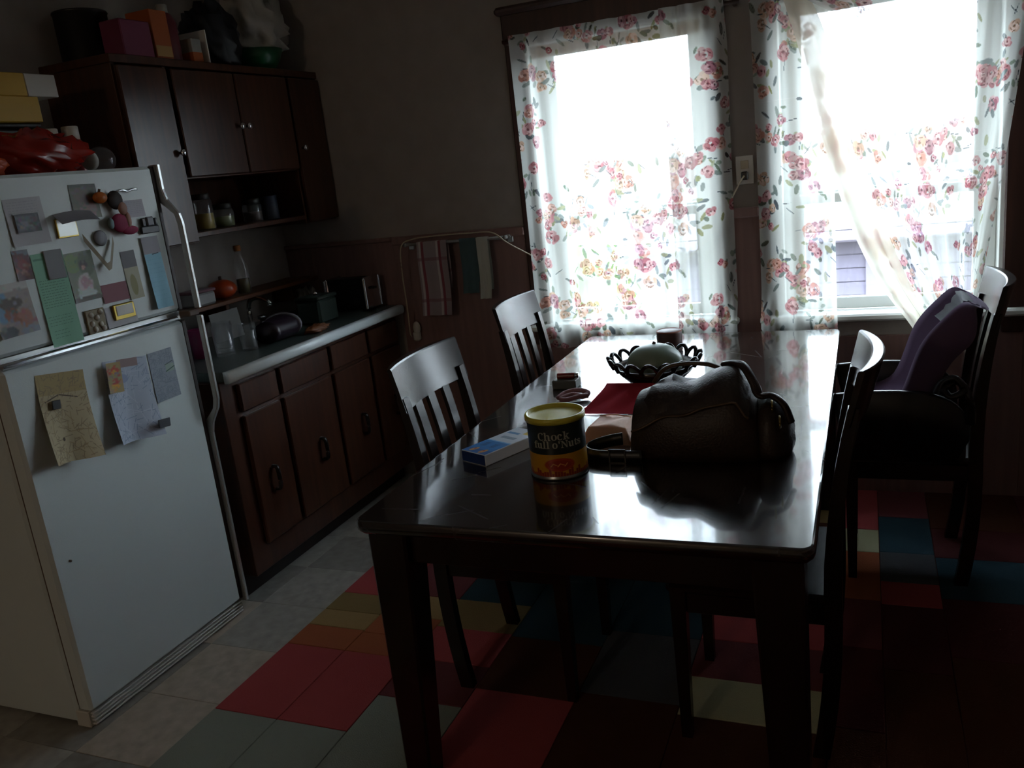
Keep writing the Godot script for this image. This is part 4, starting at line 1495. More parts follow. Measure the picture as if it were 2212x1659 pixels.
	print_mat("print_gray", 128, 192, "8a94a0", [["s", 220, 16, "77828f"], ["r", 80, 60, 44, 30, "8fa096"], ["l", 78, 86, 124, 74, 1.5, "3f5a52"], ["l", 78, 60, 120, 52, 1.0, "4f5a58"]])
	paper("faded_print", "faded blue-grey print beside the lower refrigerator handle", "paper", 1.075, 0.905, -2.112, -2.222, M.print_gray, 0.0, 0.003)
	st = new_st()
	rbox(st, Vector3.ZERO, Vector3(0.004, 0.028, 0.050), 0.001)
	o2 = obj("flat_magnet", st, M.train_grey)
	o2.position = Vector3(FX + 0.057, 0.850, -2.070)
	o2.rotation.x = -0.12
	tag(o2, "dark oblong magnet at the bottom corner of the map", "magnet", "papers and magnets on the refrigerator")
	st = new_st()
	rbox(st, Vector3.ZERO, Vector3(0.004, 0.026, 0.028), 0.001)
	o2 = obj("square_magnet", st, M.black)
	o2.position = Vector3(FX + 0.016, 1.018, -1.726)
	o2.rotation.x = -0.14
	tag(o2, "small black square magnet on the tan drawing", "magnet", "papers and magnets on the refrigerator")

func blob(st: SurfaceTool, c: Vector3, r: Vector3, bump: float, sd: int, seg := 26, rows := 16, flat_base := -1.0) -> void:
	var n := FastNoiseLite.new()
	n.seed = sd
	n.frequency = 1.6
	var rings := []
	for k in rows + 1:
		var a := PI * k / rows
		var rg := []
		for j in seg:
			var b := TAU * j / seg
			var d := Vector3(cos(b) * sin(a), -cos(a), sin(b) * sin(a))
			var f := 1.0 + bump * n.get_noise_3d(d.x * 1.5, d.y * 1.5, d.z * 1.5)
			var p := Vector3(d.x * r.x, d.y * r.y, d.z * r.z) * f
			if flat_base > -1.0:
				p.y = maxf(p.y, flat_base * r.y)
			rg.append(c + p)
		rings.append(rg)
	loft(st, rings, true, false)

func build_fridge_top() -> void:
	var st: SurfaceTool
	var top := 1.678
	mat("carton_yellow", "b8901c", 0.5)
	mat("bag_red", "8a1f14", 0.25)
	mat("bag_orange", "a8401c", 0.25)
	mat("cap_white", "b8b4aa", 0.4)
	mat("bottle_red", "6a1618", 0.3)
	# dark bin at the back carrying two yellow cartons
	var bin := thing("storage_bin", "dark storage bin standing at the back on the refrigerator", "bin", Vector3(-2.66, top - 0.006, -1.98))
	st = new_st()
	rbox(st, Vector3(0, 0.085, 0), Vector3(0.24, 0.17, 0.40), 0.01)
	obj("bin_body", st, M.cabinet_dark, bin)
	st = new_st()
	rbox(st, Vector3(0, 0.176, 0), Vector3(0.26, 0.014, 0.42), 0.004)
	obj("bin_lid", st, M.cabinet_dark, bin)
	var y1 := top - 0.006 + 0.183
	st = new_st()
	rbox(st, Vector3(0, 0.04, 0), Vector3(0.20, 0.08, 0.34), 0.002)
	var c1 := obj("yellow_carton", st, M.carton_yellow)
	c1.position = Vector3(-2.60, y1, -2.005)
	tag(c1, "plain yellow carton, lower of the two stacked above the refrigerator", "box")
	var c2 := thing("yellow_carton", "long yellow carton with white end, topmost above the refrigerator", "box", Vector3(-2.60, y1 + 0.08, -2.04))
	st = new_st()
	rbox(st, Vector3(0, 0.036, 0.055), Vector3(0.20, 0.072, 0.31), 0.002)
	obj("carton_body", st, M.carton_yellow, c2)
	st = new_st()
	rbox(st, Vector3(0, 0.036, -0.160), Vector3(0.199, 0.071, 0.118), 0.002)
	obj("white_end", st, M.cap_white, c2)
	# red snack bag
	st = new_st(false)
	blob(st, Vector3(0, 0.062, 0), Vector3(0.085, 0.075, 0.17), 0.5, 3, 30, 18, -0.80)
	var b1 := obj("snack_bag", st, M.bag_red)
	b1.position = Vector3(-2.37, top - 0.002, -2.00)
	tag(b1, "crinkled shiny red plastic bag lying on the refrigerator", "bag")
	st = new_st(false)
	blob(st, Vector3(0, 0.028, 0), Vector3(0.05, 0.034, 0.06), 0.5, 8, 24, 14, -0.80)
	var b2 := obj("bread_roll", st, M.bag_orange)
	b2.position = Vector3(-2.275, top - 0.001, -1.74)
	tag(b2, "small orange-brown roll near front edge of the refrigerator top", "roll")
	for q in [[-2.545, -2.225, "red bottle with white cap nearest the yellow cartons", 0.165], [-2.535, -2.302, "red bottle with white cap beside the clear round jar", 0.172]]:
		var bt := thing("capped_bottle", q[2], "bottle", Vector3(q[0], top - 0.006, q[1]), 0, "red bottles on the refrigerator")
		st = new_st(false)
		lathe(st, [Vector2(0.0, 0), Vector2(0.034, 0), Vector2(0.036, 0.006), Vector2(0.036, q[3] - 0.06), Vector2(0.028, q[3] - 0.045)], 22)
		obj("bottle_body", st, M.bottle_red, bt)
		st = new_st(false)
		lathe(st, [Vector2(0.027, q[3] - 0.047), Vector2(0.027, q[3] - 0.002), Vector2(0.025, q[3])], 22)
		obj("cap", st, M.cap_white, bt)
	var jr := thing("round_jar", "clear round plastic jar lying at corner of the refrigerator top", "jar", Vector3(-2.40, top - 0.006, -2.282))
	st = new_st(false)
	blob(st, Vector3(0, 0.046, 0), Vector3(0.046, 0.046, 0.046), 0.0, 1, 24, 14)
	obj("jar_body", st, M.clear_plastic, jr)
	st = new_st(false)
	tube(st, [Vector3(0, 0.046, 0.040), Vector3(0, 0.046, 0.058)], 0.03, 20)
	obj("jar_lid", st, M.cap_white, jr)

# ---------------------------------------------------------------- kitchen wall
func knob(parent: Node, p: Vector3) -> void:
	var st := new_st(false)
	var rings := []
	for q in [[0.0, 0.005], [0.012, 0.005], [0.016, 0.013], [0.024, 0.0145], [0.029, 0.009]]:
		var rg := []
		for j in 16:
			rg.append(p + Vector3(q[0], sin(TAU * j / 16.0) * q[1], cos(TAU * j / 16.0) * q[1]))
		rings.append(rg)
	loft(st, rings)
	obj("knob", st, M.chrome, parent)

func build_hutch() -> void:
	var xf := -2.49
	var xb := X0 + 0.001
	var h := thing("wall_cabinet", "dark wood hutch cabinet with tall side doors and open jar shelf", "cabinet", Vector3.ZERO)
	var st := new_st()
	# carcass boards
	for b in [[-2.50, -2.52, 1.385, 2.075], [-2.755, -2.77, 1.385, 2.075], [-3.515, -3.53, 1.385, 2.075], [-3.762, -3.779, 1.385, 2.075]]:
		st = new_st()
		box2(st, Vector3(xb, b[2], b[1]), Vector3(xf, b[3], b[0]), 0.002)
		obj("upright", st, M.cabinet_wood, h)
	for b in [[2.060, 2.090, -2.49, -3.779, 0.012], [1.385, 1.402, -2.52, -2.755, 0.0], [1.405, 1.425, -2.77, -3.515, 0.0], [1.635, 1.655, -2.77, -3.515, 0.0], [1.385, 1.402, -3.53, -3.762, 0.0]]:
		st = new_st()
		box2(st, Vector3(xb, b[0], b[3]), Vector3(xf + b[4], b[1], b[2]), 0.002)
		obj("shelf_board", st, M.cabinet_wood, h)
	st = new_st()
	box2(st, Vector3(xb, 1.425, -3.515), Vector3(xb + 0.006, 1.635, -2.77), 0.001)
	obj("back_panel", st, M.cabinet_wood, h)
	# doors
	for d in [[-2.508, -2.752, 1.390, 2.052, -2.735, 1.735], [-2.775, -3.138, 1.642, 2.052, -3.118, 1.835], [-3.146, -3.510, 1.642, 2.052, -3.166, 1.835], [-3.528, -3.772, 1.390, 2.052, -3.552, 1.735]]:
		st = new_st()
		box2(st, Vector3(xf + 0.001, d[2], d[1]), Vector3(xf + 0.021, d[3], d[0]), 0.004)
		var dr := obj("door", st, M.cabinet_wood, h)
		knob(dr, Vector3(xf + 0.021, d[5], d[4]))
	# jars on the open shelf
	mat("jar_lid_dark", "15120f", 0.5)
	mat("mustard", "8a7424", 0.6)
	mat("olive_fill", "5c5f2e", 0.6)
	mat("dark_fill", "3a2a1e", 0.6)
	mat("tin_blue", "1c2638", 0.5)
	for j in [[-2.945, 0.045, 0.150, "mustard", "tall glass jar of yellow contents on the hutch shelf"], [-3.070, 0.046, 0.100, "olive_fill", "short glass jar of olive contents on the hutch shelf"], [-3.27, 0.045, 0.105, "dark_fill", "short brown jar on the hutch shelf"]]:
		var jr := thing("glass_jar", j[4], "jar", Vector3(-2.60, 1.425, j[0]), 0, "jars on the open hutch shelf")
		st = new_st(false)
		lathe(st, [Vector2(0, 0), Vector2(j[1] - 0.004, 0), Vector2(j[1], 0.006), Vector2(j[1], j[2] - 0.035), Vector2(j[1] * 0.8, j[2] - 0.018)], 24)
		obj("glass", st, M.clear_plastic, jr)
		st = new_st(false)
		lathe(st, [Vector2(0, 0.003), Vector2(j[1] - 0.004, 0.004), Vector2(j[1] - 0.003, j[2] * 0.45)], 24)
		obj("contents", st, M[j[3]], jr)
		st = new_st(false)
		lathe(st, [Vector2(j[1] * 0.82, j[2] - 0.024), Vector2(j[1] * 0.86, j[2] - 0.022), Vector2(j[1] * 0.86, j[2] - 0.002), Vector2(j[1] * 0.82, j[2])], 24)
		obj("jar_lid", st, M.jar_lid_dark, jr)
	st = new_st(false)
	lathe(st, [Vector2(0, 0), Vector2(0.04, 0), Vector2(0.042, 0.003), Vector2(0.04, 0.006), Vector2(0.04, 0.104), Vector2(0.042, 0.107), Vector2(0.04, 0.11), Vector2(0.0, 0.108)], 24)
	var tin := obj("storage_tin", st, M.tin_blue)
	tin.position = Vector3(-2.60, 1.425, -3.40)
	tag(tin, "dark blue tin at the far end of the hutch shelf", "tin")

func build_hutch_top() -> void:
	var y := 2.09
	var st: SurfaceTool
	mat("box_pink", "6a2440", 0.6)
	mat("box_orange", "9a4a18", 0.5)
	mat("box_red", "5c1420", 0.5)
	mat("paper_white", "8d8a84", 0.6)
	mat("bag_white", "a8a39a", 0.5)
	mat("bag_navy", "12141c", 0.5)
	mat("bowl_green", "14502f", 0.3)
	st = new_st(false)
	lathe(st, [Vector2(0, 0), Vector2(0.088, 0), Vector2(0.094, 0.008), Vector2(0.094, 0.175), Vector2(0.098, 0.178), Vector2(0.096, 0.184), Vector2(0.088, 0.184), Vector2(0.086, 0.02), Vector2(0, 0.018)], 32)
	var p := obj("stock_pot", st, M.black)
	p.position = Vector3(-2.71, y, -2.625)
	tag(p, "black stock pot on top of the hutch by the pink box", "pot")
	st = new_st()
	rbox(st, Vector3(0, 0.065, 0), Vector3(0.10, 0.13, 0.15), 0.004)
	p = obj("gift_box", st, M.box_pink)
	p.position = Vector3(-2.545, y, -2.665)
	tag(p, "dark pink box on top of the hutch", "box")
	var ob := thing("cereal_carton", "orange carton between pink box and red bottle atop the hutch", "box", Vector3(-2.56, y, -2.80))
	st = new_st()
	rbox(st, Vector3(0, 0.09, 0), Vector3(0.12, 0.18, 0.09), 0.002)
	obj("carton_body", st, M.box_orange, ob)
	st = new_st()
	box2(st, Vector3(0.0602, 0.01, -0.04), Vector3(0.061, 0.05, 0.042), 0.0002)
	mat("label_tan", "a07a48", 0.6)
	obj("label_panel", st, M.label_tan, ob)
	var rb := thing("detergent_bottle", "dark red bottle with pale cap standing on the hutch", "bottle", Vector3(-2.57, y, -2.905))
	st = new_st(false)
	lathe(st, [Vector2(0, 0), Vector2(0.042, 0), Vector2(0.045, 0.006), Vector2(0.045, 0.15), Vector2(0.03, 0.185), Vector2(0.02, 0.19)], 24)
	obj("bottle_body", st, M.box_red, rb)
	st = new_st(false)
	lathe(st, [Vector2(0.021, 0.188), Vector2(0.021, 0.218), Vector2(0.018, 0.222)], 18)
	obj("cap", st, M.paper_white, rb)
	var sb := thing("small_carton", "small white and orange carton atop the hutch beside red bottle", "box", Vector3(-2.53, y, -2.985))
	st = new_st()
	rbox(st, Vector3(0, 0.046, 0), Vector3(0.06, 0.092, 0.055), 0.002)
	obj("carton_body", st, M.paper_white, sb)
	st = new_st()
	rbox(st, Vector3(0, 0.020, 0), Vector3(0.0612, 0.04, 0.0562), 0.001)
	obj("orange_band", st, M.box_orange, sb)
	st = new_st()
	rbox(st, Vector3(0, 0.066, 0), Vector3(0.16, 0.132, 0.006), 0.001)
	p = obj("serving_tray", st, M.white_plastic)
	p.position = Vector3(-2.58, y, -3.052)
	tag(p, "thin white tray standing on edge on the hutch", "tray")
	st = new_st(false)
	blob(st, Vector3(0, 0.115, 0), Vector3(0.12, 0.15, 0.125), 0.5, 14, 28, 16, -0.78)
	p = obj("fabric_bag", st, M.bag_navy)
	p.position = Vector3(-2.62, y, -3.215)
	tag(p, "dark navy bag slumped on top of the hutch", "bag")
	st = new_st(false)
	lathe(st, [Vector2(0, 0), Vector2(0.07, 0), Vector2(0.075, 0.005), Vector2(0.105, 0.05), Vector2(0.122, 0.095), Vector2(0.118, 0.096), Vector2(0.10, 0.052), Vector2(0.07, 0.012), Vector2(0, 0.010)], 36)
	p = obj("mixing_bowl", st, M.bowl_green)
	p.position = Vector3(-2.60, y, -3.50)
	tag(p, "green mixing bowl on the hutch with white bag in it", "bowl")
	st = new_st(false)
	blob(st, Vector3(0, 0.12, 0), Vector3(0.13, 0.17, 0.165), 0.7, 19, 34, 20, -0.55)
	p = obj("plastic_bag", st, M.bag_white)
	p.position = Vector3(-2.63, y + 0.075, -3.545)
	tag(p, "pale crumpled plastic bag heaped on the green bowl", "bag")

func build_counter() -> void:
	var st: SurfaceTool
	var xf := -2.195
	var zl := -2.415
	var zr := -3.745
	var c := thing("base_cabinet", "dark wood base cabinet run with drawers above doors", "cabinet", Vector3.ZERO)
	st = new_st()
	box2(st, Vector3(X0 + 0.001, 0.10, zr), Vector3(xf - 0.02, 0.888, zl), 0.002)
	obj("carcass", st, M.cabinet_wood, c)
	st = new_st()
	box2(st, Vector3(X0 + 0.001, 0.0, zr), Vector3(xf - 0.10, 0.10, zl), 0.002)
	obj("toe_kick", st, M.cabinet_dark, c)
	mat("pull_dark", "17130f", 0.35, 0.3)
	var cuts := [-2.485, -2.735, -3.105, -3.43, -3.73]
	for k in 4:
		var a: float = cuts[k] - 0.012
		var b: float = cuts[k + 1] + 0.012
		st = new_st()
		box2(st, Vector3(xf - 0.019, 0.752, b), Vector3(xf, 0.862, a), 0.004)
		obj("drawer", st, M.cabinet_wood, c)
		st = new_st()
		box2(st, Vector3(xf - 0.019, 0.205, b), Vector3(xf, 0.735, a), 0.004)
		var dr := obj("door", st, M.cabinet_wood, c)
		var hz := (a + b) / 2 + (0.01 if k == 0 else -0.02)
		st = new_st(false)
		tube(st, smooth_path([Vector3(xf - 0.001, 0.495, hz), Vector3(xf + 0.020, 0.49, hz), Vector3(xf + 0.025, 0.45, hz), Vector3(xf + 0.020, 0.405, hz), Vector3(xf - 0.001, 0.40, hz)], 5), 0.007, 8, 1.6)
		obj("handle", st, M.pull_dark, dr)
	var wt := thing("countertop", "grey-green laminate countertop with pale rounded front edge", "countertop", Vector3.ZERO)
	st = new_st()
	box2(st, Vector3(X0 + 0.001, 0.892, zr), Vector3(-2.185, 0.930, zl), 0.002)
	obj("worktop", st, M.counter, wt)
	st = new_st(false)
	var prof := [Vector2(-2.187, 0.886), Vector2(-2.166, 0.886), Vector2(-2.159, 0.892), Vector2(-2.156, 0.905), Vector2(-2.158, 0.922), Vector2(-2.164, 0.928), Vector2(-2.174, 0.930), Vector2(-2.187, 0.930)]
	var r0 := []
	var r1 := []
	for q in prof:
		r0.append(Vector3(q.x, q.y, zl))
		r1.append(Vector3(q.x, q.y, zr))
	loft(st, [r0, r1])
	obj("front_edge", st, M.counter_edge, wt)
	# raised ledge along the wall
	mat("ledge_wood", "5a3216", 0.45)
	st = new_st()
	box2(st, Vector3(X0 + 0.001, 1.085, -3.75), Vector3(-2.64, 1.105, -2.42), 0.003)
	var lg := thing("wall_ledge", "narrow brown wooden ledge above the back of the counter", "shelf", Vector3.ZERO)
	obj("ledge_board", st, M.ledge_wood, lg)
	for z in [-2.6, -3.1, -3.6]:
		st = new_st()
		box2(st, Vector3(X0 + 0.001, 1.0, z - 0.012), Vector3(-2.70, 1.085, z + 0.012), 0.002)
		obj("bracket", st, M.ledge_wood, lg)
	build_counter_things()

func build_counter_things() -> void:
	var st: SurfaceTool
	var ly := 1.105
	# on the ledge
	mat("tub_pink", "7a5560", 0.4)
	mat("tub_white", "8d8c8c", 0.4)
	var tb := thing("plastic_tub", "pink and white plastic tub on the ledge beside the orange squash", "tub", Vector3(-2.70, ly, -2.925))
	st = new_st()
	rbox(st, Vector3(0, 0.028, 0), Vector3(0.09, 0.056, 0.13), 0.008)
	obj("tub_body", st, M.tub_white, tb)
	st = new_st()
	rbox(st, Vector3(0, 0.062, 0), Vector3(0.096, 0.013, 0.136), 0.004)
	obj("tub_lid", st, M.tub_pink, tb)
	mat("squash_red", "a8401a", 0.35)
	var sq := thing("orange_squash", "small round orange squash sitting on the wall ledge", "squash", Vector3(-2.70, ly, -3.085))
	st = new_st(false)
	var rings := []
	for k in 13:
		var a := PI * k / 12.0
		var rg := []
		for j in 28:
			var b := TAU * j / 28.0
			var r := 0.062 * sin(a) * (1.0 + 0.06 * absf(cos(b * 4.0)))
			rg.append(Vector3(cos(b) * r, 0.044 - 0.044 * cos(a), sin(b) * r))
		rings.append(rg)
	loft(st, rings)
	obj("flesh", st, M.squash_red, sq)
	st = new_st(false)
	tube(st, [Vector3(0, 0.084, 0), Vector3(0.004, 0.102, 0.004)], 0.007, 8)
	obj("stem", st, M.bark, sq)
	mat("oil", "4a4018", 0.2)
	mat("cap_gold", "9a5c1c", 0.35)
	var ob := thing("oil_bottle", "tall clear bottle with orange cap on the wall ledge", "bottle", Vector3(-2.69, ly, -3.225))
	st = new_st(false)
	lathe(st, [Vector2(0, 0), Vector2(0.030, 0), Vector2(0.033, 0.005), Vector2(0.033, 0.13), Vector2(0.016, 0.175), Vector2(0.014, 0.198)], 22)
	obj("glass", st, M.clear_plastic, ob)
	st = new_st(false)
	lathe(st, [Vector2(0, 0.004), Vector2(0.029, 0.005), Vector2(0.029, 0.07)], 22)
	obj("oil_fill", st, M.oil, ob)
	st = new_st(false)
	lathe(st, [Vector2(0.015, 0.198), Vector2(0.017, 0.2), Vector2(0.017, 0.222), Vector2(0.014, 0.225)], 18)
	obj("cap", st, M.cap_gold, ob)
	# sink tap
	var cy := 0.93
	var tp := thing("sink_tap", "small chrome tap at the back of the counter", "tap", Vector3(-2.70, cy, -3.24))
	st = new_st(false)
	tube(st, smooth_path([Vector3(0, 0, 0), Vector3(0, 0.10, 0), Vector3(0.02, 0.14, 0), Vector3(0.07, 0.15, 0), Vector3(0.12, 0.13, 0), Vector3(0.125, 0.11, 0)], 6), 0.011, 12)
	obj("spout", st, M.chrome, tp)
	for s in [-1, 1]:
		st = new_st(false)
		lathe(st, [Vector2(0.018, 0), Vector2(0.016, 0.02), Vector2(0.012, 0.03), Vector2(0.022, 0.036), Vector2(0.022, 0.05), Vector2(0.008, 0.054)], 16, Vector3(0.0, 0, s * 0.085))
		obj("tap_handle", st, M.chrome, tp)
	# drinking glasses and a pink tumbler by the refrigerator
	mat("tumbler_pink", "6a1440", 0.3)
	st = new_st(false)
	lathe(st, [Vector2(0, 0), Vector2(0.030, 0), Vector2(0.032, 0.003), Vector2(0.039, 0.118), Vector2(0.036, 0.118), Vector2(0.030, 0.008), Vector2(0, 0.007)], 26)
	var tu := obj("tumbler", st, M.tumbler_pink)
	tu.position = Vector3(-2.50, cy, -2.665)
	tag(tu, "magenta plastic tumbler on the counter next to the refrigerator", "tumbler")
	var gs := [[-2.405, -2.700, 0.042, 0.125, "wide clear drinking glass on the counter nearest the refrigerator"], [-2.355, -2.790, 0.036, 0.115, "clear drinking glass on the counter beside the dark tub"], [-2.49, -2.80, 0.038, 0.12, "clear drinking glass standing behind two others on counter"]]
	for g in gs:
		st = new_st(false)
		lathe(st, [Vector2(0, 0), Vector2(g[2] - 0.006, 0), Vector2(g[2] - 0.004, 0.003), Vector2(g[2], g[3]), Vector2(g[2] - 0.003, g[3]), Vector2(g[2] - 0.007, 0.010), Vector2(0, 0.009)], 26)
		var o := obj("drinking_glass", st, M.clear_plastic)
		o.position = Vector3(g[0], cy, g[1])
		tag(o, g[4], "glass", "drinking glasses on the counter")
	# dark tub lying with its round end out
	mat("tub_dark", "221722", 0.35)
	mat("tub_rim", "77737a", 0.4)
	var td := thing("plastic_basin", "dark purple plastic basin with pale rim lying on the counter", "basin", Vector3(-2.345, cy, -2.975), 0.2)
	st = new_st(false)
	var rr := []
	for k in 9:
		var f := k / 8.0
		var ring := []
		for j in 20:
			var a := TAU * j / 20.0
			var w := lerpf(0.055, 0.082, f)
			ring.append(Vector3(cos(a) * w, 0.052 + sin(a) * lerpf(0.046, 0.052, f), lerpf(0.115, -0.05, f)))
		rr.append(ring)
	loft(st, rr)
	obj("basin_body", st, M.tub_dark, td)
	st = new_st(false)
	rr = []
	for q in [[-0.048, 1.0], [-0.05, 1.07], [-0.058, 1.08], [-0.075, 0.99], [-0.095, 0.8], [-0.105, 0.5], [-0.108, 0.15]]:
		var ring2 := []
		for j in 20:
			var a := TAU * j / 20.0
			ring2.append(Vector3(cos(a) * 0.082 * q[1], 0.056 + sin(a) * 0.052 * q[1], q[0]))
		rr.append(ring2)
	loft(st, rr)
	obj("pale_lid", st, M.tub_rim, td)
	# white card leaning against the wall
	st = new_st()
	rbox(st, Vector3.ZERO, Vector3(0.004, 0.13, 0.19), 0.001)
	mat("card_grey", "6d6c68", 0.6)
	var cd := obj("recipe_card", st, M.card_grey)
	cd.position = Vector3(-2.655, cy + 0.065, -3.02)
	cd.rotation.z = 0.12
	tag(cd, "pale grey card propped at the back of the counter", "card")
	# knife or peel bits in front of the bin
	mat("peel_orange", "6a3a14", 0.6)
	st = new_st(false)
	blob(st, Vector3(0, 0.014, 0), Vector3(0.035, 0.018, 0.075), 0.7, 23, 22, 12, -0.75)
	var pl := obj("bread_crust", st, M.peel_orange)
	pl.position = Vector3(-2.255, cy, -3.13)
	tag(pl, "brown crust of bread lying near the counter's pale edge", "bread")
	# green canister
	mat("canister_green", "26352f", 0.4)
	var cn := thing("square_canister", "dark green square canister standing on the counter", "canister", Vector3(-2.40, cy, -3.36))
	st = new_st()
	rbox(st, Vector3(0, 0.056, 0), Vector3(0.13, 0.112, 0.155), 0.010)
	obj("canister_body", st, M.canister_green, cn)
	st = new_st()
	rbox(st, Vector3(0, 0.120, 0), Vector3(0.136, 0.017, 0.161), 0.005)
	obj("canister_lid", st, M.canister_green, cn)
	st = new_st(false)
	blob(st, Vector3(0, 0.137, 0), Vector3(0.013, 0.011, 0.013), 0.0, 1, 14, 8)
	obj("lid_knob", st, M.chrome, cn)
	# toaster
	var to := thing("toaster", "black and chrome toaster at the far end of the counter", "toaster", Vector3(-2.375, cy, -3.645))
	st = new_st()
	rbox(st, Vector3(0, 0.088, 0), Vector3(0.22, 0.15, 0.13), 0.022)
	obj("toaster_body", st, M.dark_plastic, to)
	for s in [-1, 1]:
		st = new_st()
		rbox(st, Vector3(s * 0.108, 0.088, 0), Vector3(0.016, 0.160, 0.142), 0.006)
		obj("chrome_end", st, M.chrome, to)
		for q in [-1, 1]:
			st = new_st()
			rbox(st, Vector3(s * 0.085, 0.006, q * 0.045), Vector3(0.02, 0.013, 0.02), 0.002)
			obj("foot", st, M.black, to)
		st = new_st()
		rbox(st, Vector3(0, 0.1632, s * 0.025), Vector3(0.15, 0.002, 0.026), 0.0008)
		obj("slot", st, M.black, to)
	for q in [[0.112, 0.068], [0.112, -0.068], [-0.112, 0.068], [-0.112, -0.068]]:  # chrome rods added so the corners catch the window highlight
		st = new_st(false)
		tube(st, [Vector3(q[0], 0.014, q[1]), Vector3(q[0], 0.016, q[1]), Vector3(q[0], 0.160, q[1]), Vector3(q[0], 0.163, q[1])], 0.009, 14)
		obj("corner_highlight_rod", st, M.chrome, to)
	st = new_st()
	rbox(st, Vector3(0.124, 0.11, 0), Vector3(0.02, 0.012, 0.03), 0.003)
	obj("lever", st, M.black, to)
	# pale cloth beside the toaster
	mat("cloth_pale", "6f655c", 0.9)
	st = new_st(false)
	blob(st, Vector3(0, 0.06, 0), Vector3(0.055, 0.07, 0.05), 0.7, 33, 22, 14, -0.84)
	var ds := obj("dish_cloth", st, M.cloth_pale)
	ds.position = Vector3(-2.58, cy, -3.55)
	tag(ds, "crumpled pale dish cloth behind the toaster", "cloth")

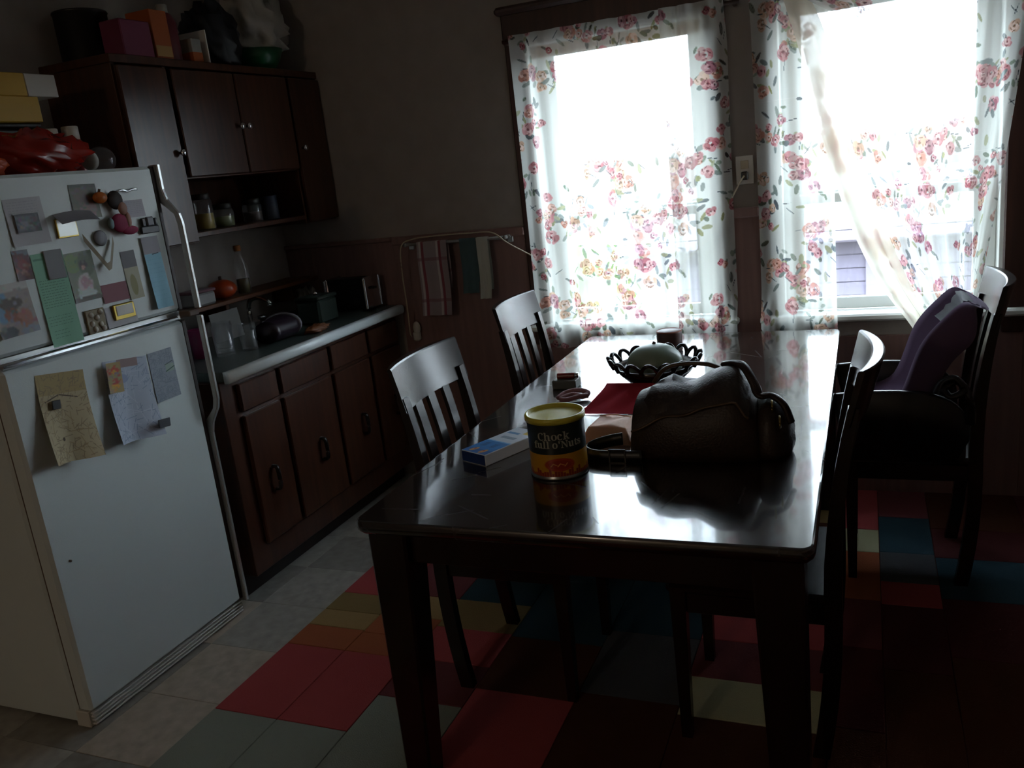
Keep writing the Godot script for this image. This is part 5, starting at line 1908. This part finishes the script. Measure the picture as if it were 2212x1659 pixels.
# ---------------------------------------------------------------- towel bar, outlet and cord on the window wall
func build_wall_things() -> void:
	var st: SurfaceTool
	var tb := thing("towel_bar", "white towel bar on the dark wainscot left of the windows", "towel bar", Vector3(0, 1.228, Z0))
	st = new_st(false)
	tube(st, [Vector3(-2.085, 0, 0.075), Vector3(-1.535, 0, 0.075)], 0.008, 12)
	obj("bar", st, M.trim_silver, tb)
	for x in [-2.075, -1.545]:
		st = new_st(false)
		tube(st, [Vector3(x, 0, 0.012), Vector3(x, 0, 0.085)], 0.010, 10)
		obj("post", st, M.trim_silver, tb)
		st = new_st()
		rbox(st, Vector3(x, 0, 0.016), Vector3(0.03, 0.06, 0.008), 0.003)
		obj("mount_plate", st, M.trim_silver, tb)
	var plaid := Image.create(128, 256, false, Image.FORMAT_RGB8)
	plaid.fill(Color("9a8f94"))
	for x in [18, 92]:
		plaid.fill_rect(Rect2i(x, 0, 10, 256), Color("8a4a55"))
		plaid.fill_rect(Rect2i(x - 10, 0, 8, 256), Color("c0babc"))
	for y in [30, 120, 215]:
		for x in 128:
			for k in 7:
				plaid.set_pixel(x, y + k, plaid.get_pixel(x, y + k).lerp(Color("7d525a"), 0.5))
	var m := mat("towel_plaid", "ffffff", 0.95)
	m.albedo_texture = tex(plaid)
	m.cull_mode = BaseMaterial3D.CULL_DISABLED
	mat("towel_teal", "4c666b", 0.95)
	mat("towel_white", "c4cac3", 0.95)
	var zb := Z0 + 0.075
	var towel := func(called: String, label: String, xa: float, xb: float, front: float, back: float, material: Material) -> Node3D:
		var s2 := new_st(false)
		var total := front + back
		sheet(s2, 24, 40, func(u: float, v: float) -> Vector3:
			var d := v * total
			var y: float
			var z: float
			if d < front:
				y = 1.228 - front + d
				z = zb + 0.0105 + 0.008 * (1.0 - d / front)
			else:
				y = 1.228 - (d - front)
				z = zb - 0.0105
			var k := absf(y - 1.228)
			if k < 0.012:
				y = 1.228 + sqrt(maxf(0.0, 0.000144 - k * k)) * 0.95
			var sway := 0.05 * (1.0 - clampf((y - 0.85) / 0.38, 0, 1)) * 0.5
			return Vector3(lerpf(xa, xb, u) - sway * 0.6 + 0.004 * sin(v * 9.0), y, z + 0.006 * sin(u * 13.0 + 1.0) * (1.0 - clampf((y - 0.85) / 0.38, 0, 1))), 1.0, 1.0)
		var o := obj(called, s2, material)
		tag(o, label, "towel", "towels on the towel bar")
		return o
	towel.call("dish_towel", "pink and grey plaid dish towel hanging at left of the towel bar", -2.005, -1.845, 0.35, 0.22, m)
	towel.call("dish_towel", "dark teal dish towel in the middle of the towel bar", -1.775, -1.690, 0.25, 0.20, M.towel_teal)
	towel.call("dish_towel", "pale folded dish towel at right end of the towel bar", -1.687, -1.628, 0.28, 0.24, M.towel_white)
	# outlet
	var ot := thing("wall_outlet", "white wall outlet with plug between the two windows", "outlet", Vector3(-0.463, 1.42, Z0))
	st = new_st()
	rbox(st, Vector3(0, 0, 0.003), Vector3(0.072, 0.116, 0.006), 0.002)
	obj("cover_plate", st, M.white_plastic, ot)
	st = new_st()
	rbox(st, Vector3(0, -0.022, 0.016), Vector3(0.028, 0.034, 0.022), 0.004)
	obj("plug", st, M.dark_plastic, ot)
	for y in [0.022]:
		st = new_st()
		rbox(st, Vector3(0, y, 0.0065), Vector3(0.032, 0.034, 0.002), 0.0008)
		obj("socket_face", st, M.cord_plastic, ot)
	# long cord: from the outlet, across the window, over the towel bar, down to the adapter
	st = new_st(false)
	var z := Z0 + 0.052
	tube(st, smooth_path([Vector3(-0.463, 1.398, Z0 + 0.03), Vector3(-0.48, 1.375, Z0 + 0.027), Vector3(-0.55, 1.26, Z0 + 0.030), Vector3(-0.62, 1.16, Z0 + 0.030), Vector3(-0.68, 1.10, z), Vector3(-0.80, 1.03, z), Vector3(-1.05, 0.99, z), Vector3(-1.28, 1.04, z), Vector3(-1.44, 1.14, z + 0.01), Vector3(-1.52, 1.205, Z0 + 0.115), Vector3(-1.60, 1.256, Z0 + 0.10), Vector3(-1.72, 1.262, Z0 + 0.095), Vector3(-1.9, 1.262, Z0 + 0.095), Vector3(-2.02, 1.255, Z0 + 0.09), Vector3(-2.085, 1.225, Z0 + 0.10), Vector3(-2.10, 1.10, Z0 + 0.10), Vector3(-2.105, 0.95, Z0 + 0.09), Vector3(-2.12, 0.80, Z0 + 0.07), Vector3(-2.125, 0.765, Z0 + 0.05)], 8), 0.0032, 6)
	var cd := obj("power_cord", st, M.cord_plastic)
	tag(cd, "thin pale power cord strung from outlet over the towel bar", "cord")
	var ad := thing("cord_adapter", "small white plug-in cord adapter low on the wainscot", "cord adapter", Vector3(-2.105, 0.765, Z0 + 0.012))  # white adapter at the end of the power cord
	st = new_st()
	rbox(st, Vector3(0, 0, 0.018), Vector3(0.036, 0.05, 0.034), 0.008)
	obj("plug_body", st, M.white_plastic, ad)
	st = new_st(false)
	blob(st, Vector3(0.006, 0.042, 0.022), Vector3(0.020, 0.034, 0.016), 0.0, 1, 18, 10)  # rounded top of the adapter, not a lamp
	obj("shade", st, M.white_plastic, ad)

func _ready() -> void:
	setup_view()
	setup_materials()
	build_room()
	build_fill_lamp()
	build_outside()
	build_fridge()
	build_hutch()
	build_counter()
	build_table()
	build_chairs()
	build_curtains()
	build_rug()
	build_booster()
	build_table_things()
	build_fridge_papers()
	build_fridge_top()
	build_hutch_top()
	build_wall_things()
